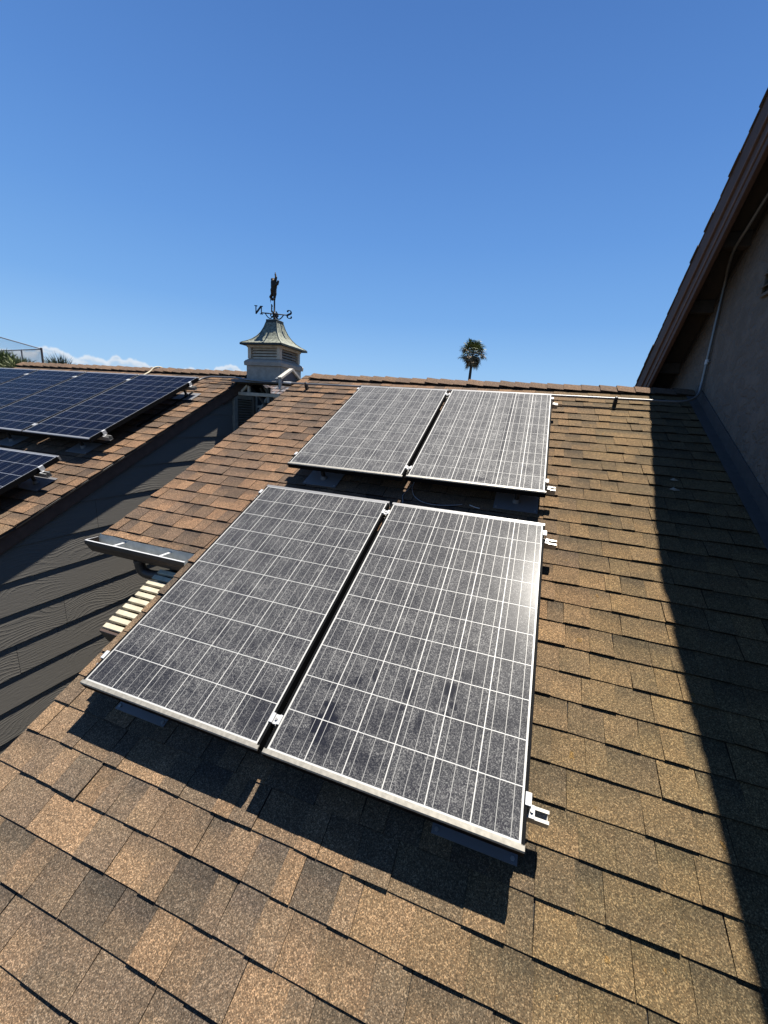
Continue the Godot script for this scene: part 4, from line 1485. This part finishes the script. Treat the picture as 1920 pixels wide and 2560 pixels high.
# surface nets over smoothly joined tapered capsules
func nets(st: SurfaceTool, bones: Array, cell: float, blend: float) -> void:
	var lo := Vector3(1e9, 1e9, 1e9)
	var hi := -lo
	for b in bones:
		for k in 2:
			var r: float = b[2 + k] + cell * 3
			lo = lo.min(b[k] - Vector3(r, r, r))
			hi = hi.max(b[k] + Vector3(r, r, r))
	var n := Vector3i(((hi - lo) / cell).ceil()) + Vector3i.ONE
	var val := PackedFloat32Array()
	val.resize(n.x * n.y * n.z)
	val.fill(1.0)
	for b in bones:
		var a: Vector3 = b[0]
		var d: Vector3 = b[1] - a
		var dd := maxf(d.length_squared(), 1e-9)
		var rm: float = maxf(b[2], b[3]) + blend * 2 + cell * 2
		var l := Vector3i(((a.min(b[1]) - Vector3(rm, rm, rm) - lo) / cell).floor()).max(Vector3i.ZERO)
		var h := Vector3i(((a.max(b[1]) + Vector3(rm, rm, rm) - lo) / cell).ceil()).min(n - Vector3i.ONE)
		for z in range(l.z, h.z + 1):
			for y in range(l.y, h.y + 1):
				for x in range(l.x, h.x + 1):
					var p := lo + Vector3(x, y, z) * cell
					var t := clampf((p - a).dot(d) / dd, 0, 1)
					var s := (p - a - d * t).length() - lerpf(b[2], b[3], t)
					var i := (z * n.y + y) * n.x + x
					var o := val[i]
					var hm := clampf(0.5 + 0.5 * (o - s) / blend, 0, 1)
					val[i] = lerpf(o, s, hm) - blend * hm * (1.0 - hm)
	var id := {}
	var pts := {}
	var step := [1, n.x, n.x * n.y]
	for z in n.z - 1:
		for y in n.y - 1:
			for x in n.x - 1:
				var i := (z * n.y + y) * n.x + x
				var inside := 0
				var sum := Vector3.ZERO
				var cnt := 0
				var cv := []
				for k in 8:
					var v := val[i + (k & 1) * step[0] + ((k >> 1) & 1) * step[1] + ((k >> 2) & 1) * step[2]]
					cv.append(v)
					if v < 0:
						inside += 1
				if inside == 0 or inside == 8:
					continue
				for k in 8:
					for ax in 3:
						var k2 := k | (1 << ax)
						if k2 == k:
							continue
						if (cv[k] < 0) != (cv[k2] < 0):
							var t: float = cv[k] / (cv[k] - cv[k2])
							var p := Vector3(k & 1, (k >> 1) & 1, (k >> 2) & 1)
							p[ax] += t
							sum += p
							cnt += 1
				pts[i] = lo + (Vector3(x, y, z) + sum / cnt) * cell
	st.set_smooth_group(0)
	for i in pts:
		for ax in 3:
			var j: int = i + step[ax]
			if (val[i] < 0) == (val[j] < 0):
				continue
			var b: int = step[(ax + 1) % 3]
			var c: int = step[(ax + 2) % 3]
			if not (pts.has(i - b) and pts.has(i - c) and pts.has(i - b - c)):
				continue
			if val[i] < 0:
				quad(st, pts[i], pts[i - c], pts[i - b - c], pts[i - b])
			else:
				quad(st, pts[i], pts[i - b], pts[i - b - c], pts[i - c])
	st.set_smooth_group(-1)


# ---------------------------------------------------------------- far things
func palm() -> void:
	var base := Vector3(-5.55, -3.0, -48.0)
	var p := thing("palm_tree", "tall fan palm with a shaggy skirt rising behind the ridge", "palm tree", base)
	var st := mb()
	tube(st, smooth_path([base, Vector3(-5.5, 1.0, -48.0), Vector3(-5.43, 5.0, -48.0), Vector3(-5.36, 8.6, -48.0)], 5), [0.3, 0.28, 0.26, 0.24, 0.22, 0.2, 0.19, 0.18, 0.175, 0.17, 0.165, 0.16, 0.155, 0.15, 0.145, 0.14], 10)
	obj(st, M.palm_trunk, "trunk", p)
	var head := Vector3(-5.33, 9.15, -48.0)
	var green := mb()
	var dry := mb()
	for i in 74:
		# fans: from upright at the top of the crown to hanging in the skirt
		var t := (i + 0.5) / 74.0
		var el := lerpf(1.35, -1.05, pow(t, 0.85)) + rng.randf_range(-0.15, 0.15)
		var az := i * 2.39996 + rng.randf_range(-0.3, 0.3)
		var out := Vector3(cos(az) * cos(el), sin(el), sin(az) * cos(el))
		var stalk := rng.randf_range(0.6, 1.1) * (1.0 if t < 0.6 else 0.72)
		var c0 := head + Vector3(0, -0.55 * t, 0)
		var tip := c0 + out * stalk + Vector3(0, -0.10 * stalk, 0)
		var dead := t > 0.55 or (t > 0.25 and rng.randf() < 0.4)
		var s := dry if dead else green
		var c := Color(0.050, 0.072, 0.022) * rng.randf_range(0.6, 1.5)
		if dead:
			c = Color(0.17, 0.125, 0.075) * rng.randf_range(0.45, 1.5)
		elif rng.randf() < 0.2:
			c = Color(0.12, 0.125, 0.04)
		s.set_color(c * 0.9)
		bar(s, c0, tip, 0.035, 0.02, out.cross(Vector3(0.3, 1, 0.2)).normalized())
		var x := out.cross(Vector3.UP).normalized()
		if x.length() < 0.1:
			x = Vector3.RIGHT
		var y: Vector3 = x.cross(out).normalized()
		var blades := 16
		var roll := rng.randf_range(-0.5, 0.5)
		for b in blades:
			var a := lerpf(-1.9, 1.9, (b + 0.5) / blades)
			var d := (out * cos(a) + (x * cos(roll) + y * sin(roll)) * sin(a)).normalized()
			var len := rng.randf_range(0.7, 1.1) * (1.0 if not dead else 0.85)
			var side := d.cross(y).normalized() * 0.05
			var mid := tip + d * len * 0.55
			var end := tip + d * len * 0.9 + Vector3(0, -0.25 * len * rng.randf_range(0.4, 1.3), 0)
			s.set_color(c * rng.randf_range(0.75, 1.3))
			tri(s, tip, mid - side, mid + side)
			tri(s, mid - side, end, mid + side)
	var cr := obj(green, M.leaf, "crown", p)
	tag(cr, "", "", "", "stuff")
	var sk := obj(dry, M.leaf, "dead_skirt", p)
	tag(sk, "dry brown hanging fronds", "", "", "stuff")


func wire_net(st: SurfaceTool, quadp: Array, nu: int, nv: int, r: float) -> void:
	# diamond wire between the corners a (low start), b (low end), c (high end), d (high start)
	var at := func(s: float, t: float) -> Vector3: return (quadp[0] as Vector3).lerp(quadp[1], s).lerp((quadp[3] as Vector3).lerp(quadp[2], s), t)
	for k in range(-nv, nu + nv):
		for way in [1, -1]:
			var s0 := float(k) / nu
			var s1 := float(k + way * nv) / nu
			var t0 := 0.0
			var t1 := 1.0
			var ds := s1 - s0
			if ds > 0:
				if s0 < 0:
					t0 = -s0 / ds
				if s1 > 1:
					t1 = (1 - s0) / ds
			else:
				if s0 > 1:
					t0 = (1 - s0) / ds
				if s1 < 0:
					t1 = -s0 / ds
			if t1 - t0 < 0.01:
				continue
			bar(st, at.call(s0 + ds * t0, t0), at.call(s0 + ds * t1, t1), r, r, Vector3(0.3, 0.1, 1))


func ball_fence() -> void:
	var f := thing("chain_link_fence", "tall chain link fence corner behind the left ridge", "fence", Vector3(-27.5, -3.0, -17.0))
	var z := -16.0
	var corner := Vector3(-25.92, 3.86, z)
	var st := mb()
	tube(st, [Vector3(-25.88, -3.0, z), corner + Vector3(0, 0.08, 0)], 0.055, 8)
	obj(st, M.rust_post, "post", f)
	var far_end := Vector3(-29.75, 3.72, z - 0.05)
	var near_end := Vector3(-28.2, 4.6, -13.6)
	for q in [[corner, far_end], [corner + Vector3(0, 0.02, 0.02), near_end]]:
		st = mb()
		tube(st, [q[0], q[1]], 0.03, 6)
		obj(st, M.fence_steel, "top_rail", f)
	for x in [-27.72, -29.36]:
		st = mb()
		tube(st, [Vector3(x, -3.0, z), Vector3(x, 3.76, z)], 0.04, 6)
		obj(st, M.fence_steel, "post", f)
	st = mb()
	wire_net(st, [Vector3(-29.75, 1.8, z), Vector3(-25.92, 1.9, z), corner, far_end], 46, 24, 0.0045)
	wire_net(st, [Vector3(-28.2, 1.8, -13.6), Vector3(-25.92, 1.9, z), corner, near_end], 40, 26, 0.0045)
	var o := obj(st, M.wire, "wire_mesh", f)
	tag(o, "", "", "", "stuff")


func shrub(called: String, label: String, at: Vector3, h: float, w: float, spiky: float, c0: Color, n: int) -> void:
	var s := thing(called, label, "shrub", Vector3(at.x, -3.0, at.z))
	var st := mb()
	for k in 5:
		var a := TAU * k / 5.0
		tube(st, [Vector3(at.x, -3.0, at.z), at + Vector3(cos(a) * w * 0.2, -h * 0.5, sin(a) * w * 0.2), at + Vector3(cos(a) * w * 0.35, h * 0.1, sin(a) * w * 0.35)], [0.06, 0.03, 0.01], 5)
	obj(st, M.palm_trunk, "stem", s)
	st = mb()
	for i in n:
		var p := Vector3(rng.randfn(), rng.randfn(), rng.randfn()).normalized() * pow(rng.randf(), 0.4)
		var lump := 1.0 + 0.35 * wav.get_noise_3d(p.x * 2.5 + at.x, p.y * 2.5, p.z * 2.5)
		var q := at + Vector3(p.x * w, p.y * h * 0.5, p.z * w) * lump
		var d := (Vector3(p.x, absf(p.y) + spiky, p.z) + Vector3(rng.randfn(), rng.randfn(), rng.randfn()) * 0.5).normalized()
		var len := rng.randf_range(0.08, 0.2) * (1.0 + spiky)
		var sd := d.cross(Vector3(rng.randfn(), rng.randfn(), rng.randfn())).normalized() * rng.randf_range(0.010, 0.024)
		st.set_color(c0 * rng.randf_range(0.5, 1.6))
		tri(st, q - sd, q + d * len, q + sd)
		tri(st, q - sd, q + sd, q - d * len * 0.4)
	var o := obj(st, M.leaf, "foliage", s)
	tag(o, "", "", "", "stuff")


func shrubs() -> void:
	shrub("shrub", "dense dark shrub at the left edge before the fence", Vector3(-16.85, 2.26, -9.0), 0.95, 0.55, 0.25, Color(0.055, 0.075, 0.022), 2600)
	shrub("shrub", "spiky olive green shrub in front of the fence post", Vector3(-15.95, 2.10, -9.0), 0.72, 0.42, 0.7, Color(0.095, 0.11, 0.040), 1500)
	shrub("shrub", "small grey green shrub beside the fence corner post", Vector3(-15.35, 2.17, -9.0), 0.42, 0.25, 0.3, Color(0.08, 0.085, 0.055), 420)
	shrub("shrub", "twiggy dark shrub tip just above the ridge right of the fence", Vector3(-13.85, 2.18, -9.0), 0.55, 0.30, 1.5, Color(0.045, 0.055, 0.030), 420)


func leaves() -> void:
	for q in [["pale curled leaf lying on the shaded shingles, lower one", 2.857, 2.438, 0.035], ["pale curled leaf lying on the shaded shingles, upper one", 2.876, 2.567, 0.028]]:
		var st := mb()
		var u: float = q[1]
		var v: float = q[2]
		var s: float = q[3]
		var a := Vector3(u - s, v, 0.014)
		var b := Vector3(u - s * 0.2, v + s * 0.45, 0.022)
		var c := Vector3(u + s, v - s * 0.1, 0.013)
		var d := Vector3(u - s * 0.1, v - s * 0.4, 0.013)
		var m := Vector3(u, v, 0.026)
		for t in [[a, b, m], [b, c, m], [c, d, m], [d, a, m]]:
			tri(st, t[0], t[1], t[2])
		var o := obj(st, M.dead_leaf, "leaf", self, RX)
		tag(o, q[0], "leaf")
